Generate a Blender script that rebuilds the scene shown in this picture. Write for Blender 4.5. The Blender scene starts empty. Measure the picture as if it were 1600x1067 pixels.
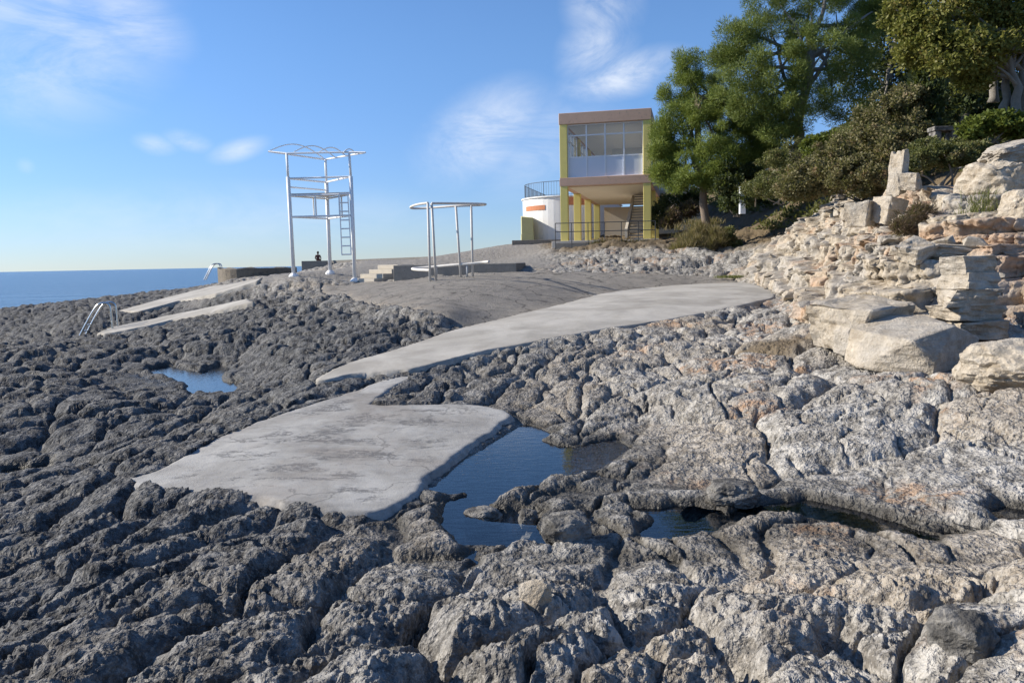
import bpy, bmesh, math, random
import numpy as np
from mathutils import Vector, Matrix

R = math.radians
S = bpy.context.scene
C = S.collection

# ------------------------------------------------------------------ camera
EYE = 2.7
PITCH, ROLL, FPX = R(5.76), R(1.12), 1230.0
cam_d = bpy.data.cameras.new('camera')
cam = bpy.data.objects.new('camera', cam_d)
C.objects.link(cam)
cam_d.sensor_width = 36.0
cam_d.lens = FPX / 1600.0 * 36.0
cam_d.clip_start = 0.05
cam_d.clip_end = 60000
cam.matrix_world = Matrix.Translation((0, 0, EYE)) @ Matrix.Rotation(R(90) - PITCH, 4, 'X') @ Matrix.Rotation(-ROLL, 4, 'Z')
S.camera = cam

# ------------------------------------------------------------------ light
SUN_AZ, SUN_EL = R(-81.0), R(28.5)      # azimuth measured clockwise from +Y (the view direction)
to_sun = Vector((math.cos(SUN_EL) * math.sin(SUN_AZ), math.cos(SUN_EL) * math.cos(SUN_AZ), math.sin(SUN_EL)))
sd = bpy.data.lights.new('sun', 'SUN')
sd.energy = 5.0
sd.angle = R(0.55)
sd.color = (1.0, 0.925, 0.81)
sun = bpy.data.objects.new('sun', sd)
C.objects.link(sun)
sun.rotation_euler = to_sun.to_track_quat('Z', 'Y').to_euler()
sun.location = (-30, 0, 30)

W = bpy.data.worlds.new('World')
S.world = W
W.use_nodes = True
SKY_STRENGTH = 0.085
S.view_settings.view_transform = 'Standard'
S.view_settings.look = 'None'
S.view_settings.exposure = 0.62
S.view_settings.gamma = 1.0
S.view_settings.use_curve_mapping = False
S.cycles.use_denoising = True
S.cycles.max_bounces = 6
S.cycles.transparent_max_bounces = 12
S.cycles.caustics_reflective = False
S.cycles.caustics_refractive = False


# ------------------------------------------------------------------ node helper
class NT:
    def __init__(s, tree):
        s.t = tree
        s.t.nodes.clear()

    def n(s, typ, ins=None, **props):
        nd = s.t.nodes.new(typ)
        for k, v in props.items():
            setattr(nd, k, v)
        for k, v in (ins or {}).items():
            sock = nd.inputs[k]
            if isinstance(v, bpy.types.NodeSocket):
                s.t.links.new(v, sock)
            else:
                sock.default_value = v
        return nd

    def math(s, op, a, b=0.0, c=0.0, clamp=False):
        nd = s.n('ShaderNodeMath', {0: a, 1: b, 2: c}, operation=op, use_clamp=clamp)
        return nd.outputs[0]

    def mix(s, f, a, b, blend='MIX'):
        nd = s.n('ShaderNodeMix', None, data_type='RGBA', blend_type=blend)
        for i, v in ((0, f), (6, a), (7, b)):
            if isinstance(v, bpy.types.NodeSocket):
                s.t.links.new(v, nd.inputs[i])
            else:
                nd.inputs[i].default_value = v if i == 0 else (tuple(v) + (1,) if len(v) == 3 else v)
        return nd.outputs[2]

    def ramp(s, f, stops, interp='LINEAR'):
        nd = s.n('ShaderNodeValToRGB', {0: f})
        cr = nd.color_ramp
        cr.interpolation = interp
        while len(cr.elements) < len(stops):
            cr.elements.new(0.5)
        for e, (p, c) in zip(cr.elements, stops):
            e.position = p
            e.color = (c, c, c, 1) if isinstance(c, (int, float)) else tuple(c) + (1,)
        return nd.outputs[0]

    def noise(s, vec, scale, detail=4, rough=0.55, dist=0.0, dims='3D'):
        nd = s.n('ShaderNodeTexNoise', {'Scale': scale, 'Detail': detail, 'Roughness': rough, 'Distortion': dist}, noise_dimensions=dims)
        if vec is not None:
            s.t.links.new(vec, nd.inputs['Vector'])
        return nd.outputs[0]


# sky with thin cirrus streaks
nt = NT(W.node_tree)
sky = nt.n('ShaderNodeTexSky', None, sky_type='NISHITA', sun_disc=False)
sky.sun_elevation = SUN_EL
sky.sun_rotation = SUN_AZ % (2 * math.pi)
sky.altitude = 0
sky.air_density = 1.0
sky.dust_density = 0.0
sky.ozone_density = 1.5
tc = nt.n('ShaderNodeTexCoord').outputs['Generated']
sep = nt.n('ShaderNodeSeparateXYZ', {0: tc})
# azimuth / elevation of the direction: the sheet on which the cirrus is laid out
cu = nt.math('ARCTAN2', sep.outputs[0], sep.outputs[1])
cv = nt.math('ARCSINE', sep.outputs[2])
cvec = nt.n('ShaderNodeCombineXYZ', {0: cu, 1: cv, 2: 0.0}).outputs[0]


def cloud_blob(u, v, ru, rv, ang):
    """soft elliptical patch on the cloud sheet"""
    mp = nt.n('ShaderNodeMapping', {'Location': (0, 0, 0)}, vector_type='TEXTURE')
    mp.inputs['Location'].default_value = (u, v, 0)
    mp.inputs['Rotation'].default_value = (0, 0, ang)
    mp.inputs['Scale'].default_value = (ru, rv, 1)
    nt.t.links.new(cvec, mp.inputs['Vector'])
    ln = nt.n('ShaderNodeVectorMath', {0: mp.outputs[0]}, operation='LENGTH').outputs['Value']
    return nt.n('ShaderNodeMapRange', {0: ln, 1: 1.0, 2: 0.0, 3: 0.0, 4: 1.0}, interpolation_type='SMOOTHSTEP').outputs[0]


def ray(px, py):
    v = cam.matrix_world.to_3x3() @ Vector(((px - 800) / FPX, -(py - 533.5) / FPX, -1.0))
    return v


def at(px, py, z):
    v = ray(px, py)
    t = (z - EYE) / v.z
    return Vector((v.x * t, v.y * t, z))


def atd(px, py, d):
    """point seen at that pixel, d metres ahead (measured along +Y)"""
    v = ray(px, py)
    t = d / v.y
    return Vector((v.x * t, d, EYE + v.z * t))


def sheet_uv(px, py):
    v = ray(px, py).normalized()
    return math.atan2(v.x, v.y), math.asin(v.z)


def streak(p0, p1, width, amt):
    (u0, v0), (u1, v1) = sheet_uv(*p0), sheet_uv(*p1)
    b = cloud_blob((u0 + u1) / 2, (v0 + v1) / 2, math.hypot(u1 - u0, v1 - v0) / 2, width, math.atan2(v1 - v0, u1 - u0))
    return nt.math('MULTIPLY', b, amt)


def vmax(lst):
    o = lst[0]
    for x in lst[1:]:
        o = nt.math('MAXIMUM', o, x)
    return o


mask = vmax([
    streak((-330, 70), (340, 30), .125, .8),
    streak((60, -30), (330, 90), .055, .8),
    streak((880, -50), (1005, 62), .062, 1.0),
    streak((1000, 15), (868, 142), .055, 1.0),
    streak((1110, 78), (840, 156), .034, 1.25),
    streak((890, 132), (620, 285), .070, 1.1),
    streak((1010, 150), (690, 300), .085, .55),
    streak((195, 216), (290, 236), .016, .6),
    streak((240, 208), (345, 232), .016, .65),
    streak((310, 252), (435, 216), .018, .75),
    streak((20, 250), (60, 270), .012, .3),
    streak((-400, 340), (900, 335), .06, .35),
])
# the same thin cirrus drifting over the rest of the sky
amb = nt.ramp(nt.noise(nt.n('ShaderNodeMapping', {'Vector': cvec, 'Rotation': (0, 0, R(-24)), 'Scale': (1.2, 3.4, 1)}).outputs[0], 1.0, 4, .6, .6), [(.60, 0), (.80, .45)])
mask = nt.math('MAXIMUM', mask, amb)
wv = nt.n('ShaderNodeMapping', {'Vector': cvec, 'Rotation': (0, 0, R(-32)), 'Scale': (3.0, 8.5, 1)}).outputs[0]
n1 = nt.noise(wv, 1.5, 8, 0.66, 1.1)
n2 = nt.noise(cvec, 5.0, 5, 0.6, 0.8)
nn = nt.math('ADD', nt.math('MULTIPLY', n1, 0.70), nt.math('MULTIPLY', n2, 0.40))
cl = nt.n('ShaderNodeMapRange', {0: nn, 1: 0.34, 2: 0.74, 3: 0.0, 4: 1.0}, interpolation_type='SMOOTHSTEP').outputs[0]
cl = nt.math('MULTIPLY', cl, mask)
cl = nt.math('MULTIPLY', cl, 0.78, clamp=True)
# a trace of thin veil everywhere, like the photograph's pale winter sky
veil = nt.math('MULTIPLY', n2, 0.02)
cl = nt.math('MAXIMUM', cl, veil)
# cool balance, and the pale band of sea haze low down
hz = nt.n('ShaderNodeMapRange', {0: sep.outputs[2], 1: 0.0, 2: 0.30, 3: 0.0, 4: 1.0}, interpolation_type='SMOOTHSTEP').outputs[0]
tint = nt.mix(hz, (.53, .70, 1.13), (.68, .94, 1.29))
skyc = nt.mix(1.0, sky.outputs[0], tint, 'MULTIPLY')
out = nt.mix(cl, skyc, (7.4, 7.8, 8.4))
bg = nt.n('ShaderNodeBackground', {'Color': out, 'Strength': SKY_STRENGTH})
nt.n('ShaderNodeOutputWorld', {'Surface': bg.outputs[0]})


# ------------------------------------------------------------------ numpy noise
def _h(ix, iy, s):
    with np.errstate(over='ignore'):
        n = ix.astype(np.uint32) * np.uint32(374761393) + iy.astype(np.uint32) * np.uint32(668265263) + np.uint32((s * 2246822519) & 0xffffffff)
        n = (n ^ (n >> np.uint32(13))) * np.uint32(1274126177)
        n = (n ^ (n >> np.uint32(15))) * np.uint32(2246822519)
        n = n ^ (n >> np.uint32(16))
    return (n & np.uint32(0xffffff)).astype(np.float32) / np.float32(16777216.0)


def perlin(x, y, s=0):
    x = np.asarray(x, np.float32); y = np.asarray(y, np.float32)
    fx, fy = np.floor(x), np.floor(y)
    ix, iy = fx.astype(np.int32), fy.astype(np.int32)
    dx, dy = x - fx, y - fy
    u = dx * dx * dx * (dx * (dx * 6 - 15) + 10)
    v = dy * dy * dy * (dy * (dy * 6 - 15) + 10)

    def g(i, j):
        a = _h(ix + i, iy + j, s) * np.float32(6.2831853)
        return np.cos(a) * (dx - i) + np.sin(a) * (dy - j)
    a = g(0, 0); b = g(1, 0); c = g(0, 1); d = g(1, 1)
    return ((a + (b - a) * u) + ((c + (d - c) * u) - (a + (b - a) * u)) * v) * np.float32(1.5)


def fbm(x, y, o=4, s=0, gain=0.5):
    t = 0; a = 1.0; n = 0
    for k in range(o):
        t = t + perlin(x * 2 ** k + 17.3 * k, y * 2 ** k - 9.1 * k, s + k) * a
        n += a; a *= gain
    return t / n


def billow(x, y, o=4, s=0, gain=0.5):
    t = 0; a = 1.0; n = 0
    for k in range(o):
        t = t + np.abs(perlin(x * 2 ** k + 7.7 * k, y * 2 ** k + 3.1 * k, s + k)) * a
        n += a; a *= gain
    return t / n


def voro(x, y, s=0, jit=0.9):
    x = np.asarray(x, np.float32); y = np.asarray(y, np.float32)
    fx, fy = np.floor(x), np.floor(y)
    ix, iy = fx.astype(np.int32), fy.astype(np.int32)
    f1 = np.full(x.shape, 9, np.float32); f2 = f1.copy()
    r = np.zeros(x.shape, np.float32); r2 = r.copy(); vx = r.copy(); vy = r.copy()
    for i in (-1, 0, 1):
        for j in (-1, 0, 1):
            cx, cy = ix + i, iy + j
            px = fx + i + 0.5 + (_h(cx, cy, s) - 0.5) * jit - x
            py = fy + j + 0.5 + (_h(cx, cy, s + 1) - 0.5) * jit - y
            d = np.sqrt(px * px + py * py)
            near = d < f1
            f2 = np.where(near, f1, np.minimum(f2, d))
            rr = _h(cx, cy, s + 2)
            r = np.where(near, rr, r)
            r2 = np.where(near, _h(cx, cy, s + 3), r2)
            vx = np.where(near, px, vx); vy = np.where(near, py, vy)
            f1 = np.where(near, d, f1)
    return f1, f2, r, r2, vx, vy


def sstep(a, b, x):
    t = np.clip((x - a) / (b - a), 0, 1)
    return t * t * (3 - 2 * t)


def sdist(X, Y, poly):
    """signed distance to a polygon, positive inside"""
    d = np.full(X.shape, 1e9, np.float32)
    ins = np.zeros(X.shape, bool)
    n = len(poly)
    for i in range(n):
        ax, ay = poly[i]; bx, by = poly[(i + 1) % n]
        ex, ey = bx - ax, by - ay
        t = np.clip(((X - ax) * ex + (Y - ay) * ey) / (ex * ex + ey * ey + 1e-12), 0, 1)
        d = np.minimum(d, np.hypot(X - ax - t * ex, Y - ay - t * ey))
        if ay != by:
            c = ((ay > Y) != (by > Y)) & (X < ex * (Y - ay) / (by - ay) + ax)
            ins ^= c
    return np.where(ins, d, -d).astype(np.float32)


def sd_box(X, Y, poly, pad):
    """the same, evaluated only near the polygon"""
    p = np.array(poly)
    o = np.full(X.shape, -99.0, np.float32)
    m = (X > p[:, 0].min() - pad) & (X < p[:, 0].max() + pad) & (Y > p[:, 1].min() - pad) & (Y < p[:, 1].max() + pad)
    if m.any():
        o[m] = sdist(X[m], Y[m], poly)
    return o


# ------------------------------------------------------------------ object helpers
MATS = {}


def tag(o, label=None, cat=None, group=None, kind=None):
    if label: o['label'] = label
    if cat: o['category'] = cat
    if group: o['group'] = group
    if kind: o['kind'] = kind
    return o


def link(name, me, mat=None, parent=None, smooth=False):
    o = bpy.data.objects.new(name, me)
    C.objects.link(o)
    if mat is not None and len(me.materials) == 0:
        me.materials.append(MATS[mat] if isinstance(mat, str) else mat)
    if parent is not None:
        o.parent = parent
    if smooth:
        me.polygons.foreach_set('use_smooth', np.ones(len(me.polygons), bool))
    return o


def empty(name, loc=(0, 0, 0), rz=0.0):
    o = bpy.data.objects.new(name, None)
    C.objects.link(o)
    o.location = loc
    o.rotation_euler = (0, 0, rz)
    o.empty_display_size = 0.2
    return o


def np_mesh(name, co, faces):
    """co (n,3); faces (m,k) all the same size"""
    co = np.asarray(co, np.float32); faces = np.asarray(faces, np.int32)
    me = bpy.data.meshes.new(name)
    k = faces.shape[1]
    me.vertices.add(len(co)); me.vertices.foreach_set('co', co.ravel())
    me.loops.add(faces.size); me.loops.foreach_set('vertex_index', faces.ravel())
    me.polygons.add(len(faces))
    me.polygons.foreach_set('loop_start', np.arange(0, faces.size, k, dtype=np.int32))
    me.update(calc_edges=True)
    return me


def grid_faces(nu, nv):
    i = np.arange(nu * nv).reshape(nu, nv)
    return np.stack([i[:-1, :-1], i[1:, :-1], i[1:, 1:], i[:-1, 1:]], -1).reshape(-1, 4)


def attr(me, name, vals):
    a = me.attributes.new(name, 'FLOAT', 'POINT')
    a.data.foreach_set('value', np.asarray(vals, np.float32).ravel())


class MB:
    """collects boxes, tubes and faces for one mesh"""
    def __init__(s):
        s.v = []; s.f = []

    def box(s, x0, x1, y0, y1, z0, z1, M=None):
        b = len(s.v)
        for z in (z0, z1):
            for x, y in ((x0, y0), (x1, y0), (x1, y1), (x0, y1)):
                p = Vector((x, y, z))
                s.v.append(tuple(M @ p if M else p))
        for q in ((3, 2, 1, 0), (4, 5, 6, 7), (0, 1, 5, 4), (1, 2, 6, 5), (2, 3, 7, 6), (3, 0, 4, 7)):
            s.f.append(tuple(b + i for i in q))
        return s

    def prism(s, pts, z0, z1):
        """pts: (x,y) counter-clockwise; z0,z1 numbers or per-point lists"""
        b = len(s.v); n = len(pts)
        for k, zs in enumerate((z0, z1)):
            for i, p in enumerate(pts):
                s.v.append((p[0], p[1], zs[i] if hasattr(zs, '__len__') else zs))
        s.f.append(tuple(b + i for i in reversed(range(n))))
        s.f.append(tuple(b + n + i for i in range(n)))
        for i in range(n):
            j = (i + 1) % n
            s.f.append((b + i, b + j, b + n + j, b + n + i))
        return s

    def tube(s, pts, r, seg=8, closed=False, r1=None, cap=True):
        pts = [Vector(p) for p in pts]
        n = len(pts); b = len(s.v)
        up = None
        for i, p in enumerate(pts):
            if closed:
                d = pts[(i + 1) % n] - pts[i - 1]
            else:
                d = pts[min(i + 1, n - 1)] - pts[max(i - 1, 0)]
            d.normalize()
            if up is None:
                up = Vector((0, 0, 1)) if abs(d.z) < 0.9 else Vector((1, 0, 0))
            a = d.cross(up)
            if a.length < 1e-4:
                a = d.cross(Vector((0.3, 1, 0.2)))
            a.normalize()
            c = a.cross(d).normalized()
            up = c
            rr = r if r1 is None else r + (r1 - r) * i / max(n - 1, 1)
            if hasattr(r, '__len__'): rr = r[i]
            for k in range(seg):
                t = 2 * math.pi * k / seg
                s.v.append(tuple(p + a * (math.cos(t) * rr) + c * (math.sin(t) * rr)))
        for i in range(n if closed else n - 1):
            j = (i + 1) % n
            for k in range(seg):
                k2 = (k + 1) % seg
                s.f.append((b + i * seg + k, b + j * seg + k, b + j * seg + k2, b + i * seg + k2))
        if cap and not closed:
            s.f.append(tuple(b + k for k in range(seg)))
            s.f.append(tuple(b + (n - 1) * seg + k for k in reversed(range(seg))))
        return s

    def build(s, name, mat, parent=None, smooth=False, bevel=0.0):
        me = bpy.data.meshes.new(name)
        me.from_pydata(s.v, [], s.f)
        bm = bmesh.new(); bm.from_mesh(me)
        bmesh.ops.recalc_face_normals(bm, faces=bm.faces[:])
        if bevel:
            ed = [e for e in bm.edges if len(e.link_faces) == 2 and e.calc_face_angle(0) > 0.6]
            bmesh.ops.bevel(bm, geom=ed, offset=bevel, segments=2, affect='EDGES', profile=0.5)
        bm.to_mesh(me); bm.free()
        return link(name, me, mat, parent, smooth)
# ------------------------------------------------------------------ lie of the land
# (pixel in the survey photograph, height above the sea) -> surveyed points on the ground
PTS = []
def cp(px, py, z): PTS.append(tuple(at(px, py, z)))
def cw(x, y, z): PTS.append((x, y, z))
# foreground
for a in [(0, 1067, .95), (400, 1067, 1.05), (800, 1067, 1.12), (1200, 1067, 1.1), (1600, 1067, 1.12),
          (0, 900, .72), (250, 900, .9), (450, 880, .92), (700, 930, .91), (1000, 930, .90), (1350, 930, 1.0), (1600, 900, 1.15),
          (150, 790, .78), (600, 830, .84), (900, 875, .79), (1180, 860, .82), (1600, 840, .95), (940, 772, .77), (1080, 860, .80), (800, 890, .86),
          (0, 720, .55), (80, 680, .6),
          # near slab
          (190, 755, .86), (420, 790, .86), (590, 800, .84), (665, 760, .80), (800, 650, .84), (480, 640, .95), (610, 610, 1.0), (500, 720, .93),
          # rock right of the pool
          (900, 620, .98), (1080, 640, 1.02), (1080, 740, .84), (1250, 620, 1.14), (1250, 720, .93), (1450, 700, 1.02), (1600, 700, 1.1), (1450, 790, .88),
          (1000, 560, 1.2), (1200, 550, 1.33), (1400, 620, 1.26), (1600, 620, 1.36),
          # left middle
          (0, 620, .82), (150, 640, .78), (300, 640, .70), (230, 615, .72), (100, 570, .8), (0, 550, .7), (300, 590, .6), (450, 600, .95), (330, 680, .82), (240, 540, .9),
          (420, 550, 1.05), (560, 530, 1.3), (400, 500, 1.25), (560, 490, 1.5), (480, 470, 1.6),
          # path
          (484, 603, 1.0), (520, 578, 1.06), (600, 558, 1.14), (660, 540, 1.2), (720, 521, 1.29), (800, 503, 1.4), (900, 480, 1.52), (945, 458, 1.73), (1040, 447, 1.83), (1165, 440, 1.9), (1228, 464, 1.72),
          (1140, 484, 1.6), (1060, 502, 1.5), (960, 516, 1.43), (880, 530, 1.36), (820, 547, 1.25), (740, 564, 1.15), (650, 588, 1.07), (560, 592, 1.03),
          # apron
          (540, 462, 1.85), (700, 490, 1.66), (830, 494, 1.53), (640, 470, 1.8), (690, 437, 2.2), (760, 455, 1.97), (850, 445, 2.02),
          # ladder and ramps on the left
          (150, 520, .56), (186, 485, .9), (250, 469, 1.2), (330, 448, 1.7), (400, 435, 2.14), (405, 440, 2.1), (335, 459, 1.66), (280, 471, 1.3), (215, 490, .92),
          (175, 512, .64), (260, 495, .92), (330, 478, 1.3), (388, 468, 1.54), (338, 485, 1.26), (268, 503, .88), (195, 520, .6),
          (60, 520, .45), (0, 515, .3)]:
    cp(*a)
# farther ground
for a in [(-6.5, 33, 2.35), (-8.5, 30, 2.36), (-6, 29.2, 2.0), (-5, 28.2, 2.0), (-4, 27.3, 2.05), (-3, 26.4, 2.15), (4, 57, 4.1), (0, 57, 4.0), (-4, 40, 2.55), (-12, 42, 2.3), (-14, 40, 2.1), (-8, 60, 2.8), (-14, 60, 2.3), (-2, 70, 3.05), (2, 48, 3.6), (-2, 46, 3.3), (-1, 52, 3.6), (0.5, 43, 3.0), (0, 33, 2.6), (1.5, 30, 2.45),
          (-9, 70, 3.0), (-16, 75, 2.2), (-22, 60, .9), (-30, 60, -1.6), (-26, 48, .6), (-34, 48, -1.6), (-22, 42, 1.2), (-30, 40, .35), (-38, 40, -1.4), (-45, 30, -1.2), (-30, 26, -.6), (-34, 22, -1.2),
          (-22, 27, .25), (-16, 30, 1.2), (-24, 80, -1.5), (-12, 84, -1.5), (-2, 84, 1.0), (-20, 18, .2), (-26, 15, -.8), (-15, 12, .4), (-12, 6, .4), (-20, 5, -.7), (-8, 2, .6), (-16, 1, -.6), (-4, 1, .9),
          (-40, 5, -1.6), (-60, 60, -2), (-10, 110, -2), (-40, 110, -2), (20, 110, 7), (8, 90, 4.5),
          (3, 41, 3.55), (7, 40, 3.7), (10, 40, 3.75), (4, 34, 2.9), (8, 33, 2.95), (6, 37, 3.4), (2, 38, 3.1), (11, 35, 3.4), (9, 48, 3.75), (4, 50, 3.7),
          (0, 1, 1.2), (4, 1, 1.2), (9, 2, 1.6), (3.5, 5.5, 1.2), (6, 5, 1.5), (8, 4, 1.7)]:
    cw(*a)
for a in [(0, 27.6, 2.32), (1.7, 27.6, 2.28), (3.35, 27.5, 2.2), (6.4, 28, 2.03), (3, 30.5, 2.45), (6, 31, 2.5)]:
    cw(*a)
# hillside
for a in [(9.6, 31, 2.75), (8.5, 27.5, 2.25), (7.9, 25, 1.95), (7.1, 20.5, 1.8), (6.3, 17, 1.7), (5.3, 14, 1.62), (5.0, 12.2, 1.6), (5.8, 11.0, 1.58), (7.5, 10.6, 1.65), (9.5, 10.2, 1.75), (12, 9, 1.9),
          (9.6, 26.2, 3.5), (8.6, 21.3, 3.15), (7.3, 15.8, 2.95), (6.7, 13.4, 2.8), (8.4, 12.4, 2.95), (12, 11.5, 3.1),
          (11.8, 27.5, 4.5), (10.8, 22.5, 4.15), (9.6, 18.0, 3.9), (9.8, 15.2, 3.8), (13, 14, 4.2),
          (15, 28, 6.0), (13.5, 20, 5.2), (14.5, 17, 5.2), (18, 17, 6.2), (19, 14, 5.6), (13, 34, 4.8), (16, 36, 7.0), (20, 30, 8.0), (18, 22, 6.4), (24, 24, 8.0), (30, 30, 10),
          (20, 45, 9.5), (15, 46, 6.0), (12, 44, 4.4), (30, 50, 13), (24, 70, 12), (40, 20, 9), (25, 10, 6), (40, 60, 15)]:
    cw(*a)
PA = np.array(PTS, np.float64)


def tps_coords(x, y):
    th = np.arctan2(x, y + 1.0)
    return th * 1.3, 0.9 * np.log(np.hypot(x, y + 1.0) + 0.5)


_a, _b = tps_coords(PA[:, 0], PA[:, 1])
def _k(r2): return np.where(r2 > 1e-12, r2 * np.log(r2 + 1e-12), 0)
n_ = len(PA)
_K = _k((_a[:, None] - _a) ** 2 + (_b[:, None] - _b) ** 2) + np.eye(n_) * 0.0012
_P = np.stack([np.ones(n_), _a, _b], 1)
_A = np.zeros((n_ + 3, n_ + 3)); _A[:n_, :n_] = _K; _A[:n_, n_:] = _P; _A[n_:, :n_] = _P.T
_w = np.linalg.solve(_A, np.concatenate([PA[:, 2], np.zeros(3)]))


def macro_exact(x, y):
    x = np.asarray(x, np.float32); sh = x.shape
    a, b = tps_coords(x.ravel(), np.asarray(y, np.float32).ravel())
    o = (_w[n_] + _w[n_ + 1] * a + _w[n_ + 2] * b).astype(np.float32)
    for i in range(n_):
        r2 = (a - np.float32(_a[i])) ** 2 + (b - np.float32(_b[i])) ** 2 + np.float32(1e-9)
        o += np.float32(_w[i]) * r2 * np.log(r2)
    return np.clip(o, -3, 16).reshape(sh)


# tabulated in the spline's own coordinates: quick to read for millions of points
_ga = np.linspace(-2.2, 2.2, 441); _gb = np.linspace(-0.4, 4.7, 511)
_GA, _GB = np.meshgrid(_ga, _gb, indexing='ij')
_rr = np.exp(_GB / 0.9) - 0.5
_tab = macro_exact(_rr * np.sin(_GA / 1.3), _rr * np.cos(_GA / 1.3) - 1.0)


def macro(x, y):
    a, b = tps_coords(np.asarray(x, np.float64), np.asarray(y, np.float64))
    i = np.clip((a - _ga[0]) / (_ga[1] - _ga[0]), 0, 439.999); j = np.clip((b - _gb[0]) / (_gb[1] - _gb[0]), 0, 509.999)
    i0 = i.astype(int); j0 = j.astype(int); u = i - i0; v = j - j0
    return ((_tab[i0, j0] * (1 - u) + _tab[i0 + 1, j0] * u) * (1 - v) + (_tab[i0, j0 + 1] * (1 - u) + _tab[i0 + 1, j0 + 1] * u) * v).astype(np.float32)


def mz(x, y): return float(macro(np.array([x]), np.array([y]))[0])


def ground_poly(pix, it=6):
    """pixel outline -> outline on the ground"""
    o = []
    for px, py in pix:
        z = 1.2
        for _ in range(it):
            p = at(px, py, z); zn = mz(p.x, p.y); z = z + 0.6 * (zn - z)
        p = at(px, py, z); o.append((p.x, p.y))
    return o


def rnd_poly(poly, it=2):
    p = [Vector(q) for q in poly]
    for _ in range(it):
        q = []
        for i in range(len(p)):
            a, b = p[i], p[(i + 1) % len(p)]
            q += [a * .75 + b * .25, a * .25 + b * .75]
        p = q
    return [tuple(v) for v in p]


def zpoly(pix, z):
    return [tuple(at(px, py, z).xy) for px, py in pix]


SLAB = rnd_poly(ground_poly([(188, 757), (250, 732), (330, 690), (420, 656), (480, 634), (550, 614), (590, 600), (640, 588), (646, 594), (620, 606), (590, 626), (580, 634), (640, 634), (720, 632), (790, 640),
                             (803, 652), (780, 675), (730, 705), (690, 735), (668, 758), (652, 780), (605, 802), (560, 806), (480, 797), (420, 787), (350, 779), (270, 769), (215, 766)]), 1)
def zp(lst): return [tuple(at(a, b, c).xy) for a, b, c in lst]
PATH = rnd_poly(zp([(484, 603, 1.0), (520, 578, 1.06), (600, 558, 1.14), (660, 540, 1.2), (720, 521, 1.29), (800, 503, 1.4), (900, 480, 1.52), (945, 458, 1.73), (1040, 447, 1.83), (1165, 440, 1.9), (1190, 447, 1.86),
                    (1228, 464, 1.72), (1140, 484, 1.6), (1060, 502, 1.5), (960, 516, 1.43), (880, 530, 1.36), (820, 547, 1.25), (740, 564, 1.15), (650, 588, 1.07), (600, 590, 1.05), (560, 592, 1.03), (520, 600, 1.01)]), 1)
APRON = rnd_poly(zp([(490, 456, 1.75), (535, 445, 2.0), (565, 441, 2.05), (650, 437, 2.14)]) + [(-2.2, 27.4), (-1.0, 27.6), (1.0, 27.8), (3.4, 28.2), (6.4, 28.6), (7.7, 28)] +
                 zp([(1165, 440, 1.9), (1040, 449, 1.81), (950, 460, 1.73), (925, 475, 1.56), (900, 483, 1.51), (830, 497, 1.52), (760, 500, 1.58), (700, 493, 1.64), (640, 486, 1.7), (595, 470, 1.8), (530, 468, 1.75)]), 1)
RAMP_A = zp([(186, 485, .98), (250, 469, 1.28), (330, 448, 1.78), (400, 435, 2.22), (440, 432, 2.3), (440, 435, 2.27), (405, 440, 2.18), (335, 459, 1.74), (280, 471, 1.38), (215, 490, 1.0)])
RAMP_B = zp([(150, 519, .68), (175, 512, .72), (260, 495, 1.0), (330, 478, 1.38), (388, 468, 1.62), (400, 472, 1.6), (338, 485, 1.34), (268, 503, .96), (195, 520, .68), (160, 524, .62)])
def fit_z(pts):
    p = np.array(pts, float); c = p.mean(0)
    x, y = p[:, 0] - c[0], p[:, 1] - c[1]
    M_ = np.stack([np.ones_like(x), x, y, x * x * .3, x * y * .3, y * y * .3], 1)
    k_ = np.linalg.lstsq(np.vstack([M_, np.diag([0, 0, 0, .6, .6, .6])]), np.concatenate([p[:, 2], np.zeros(6)]), rcond=None)[0]
    def f(X, Y):
        u, v = X - c[0], Y - c[1]
        return (k_[0] + k_[1] * u + k_[2] * v + .3 * (k_[3] * u * u + k_[4] * u * v + k_[5] * v * v)).astype(np.float32)
    return f


RA3 = [(186, 485, .98), (250, 469, 1.28), (330, 448, 1.78), (398, 435.5, 2.2), (412, 436, 2.2), (405, 440, 2.16), (335, 459, 1.74), (280, 471, 1.38), (215, 490, 1.0)]
RB3 = [(150, 519, .68), (175, 512, .72), (260, 495, 1.0), (330, 478, 1.38), (388, 468, 1.62), (400, 472, 1.6), (338, 485, 1.34), (268, 503, .96), (195, 520, .68), (160, 524, .62)]
RAMP_A = zp(RA3); RAMP_B = zp(RB3)
ramp_za = fit_z([tuple(at(*q)) for q in RA3]); ramp_zb = fit_z([tuple(at(*q)) for q in RB3])
slab_z = fit_z([(x, y, mz(x, y)) for x, y in SLAB])
path_z = fit_z([(x, y, mz(x, y)) for x, y in PATH])
POOLW = 0.765
POOL_A = zpoly([(800, 657), (872, 678), (850, 688), (870, 696), (900, 698), (965, 684), (986, 700), (945, 732), (885, 752), (855, 752), (800, 772), (765, 790), (815, 795), (850, 800), (840, 835), (870, 858), (790, 856),
                (720, 852), (690, 826), (690, 800), (700, 782), (735, 772), (650, 776), (640, 770), (690, 725), (760, 680)], POOLW)
POOL_B = zpoly([(985, 795), (1060, 790), (1130, 796), (1145, 815), (1120, 830), (1070, 842), (1010, 850), (1000, 830), (1020, 812)], POOLW)
POOL_C = zpoly([(1135, 800), (1190, 788), (1260, 780), (1330, 795), (1400, 815), (1470, 838), (1450, 858), (1370, 836), (1270, 812), (1200, 802), (1150, 818)], POOLW)
POOL_D = zpoly([(1535, 802), (1570, 794), (1640, 796), (1640, 822), (1570, 816)], POOLW + .05)
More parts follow.
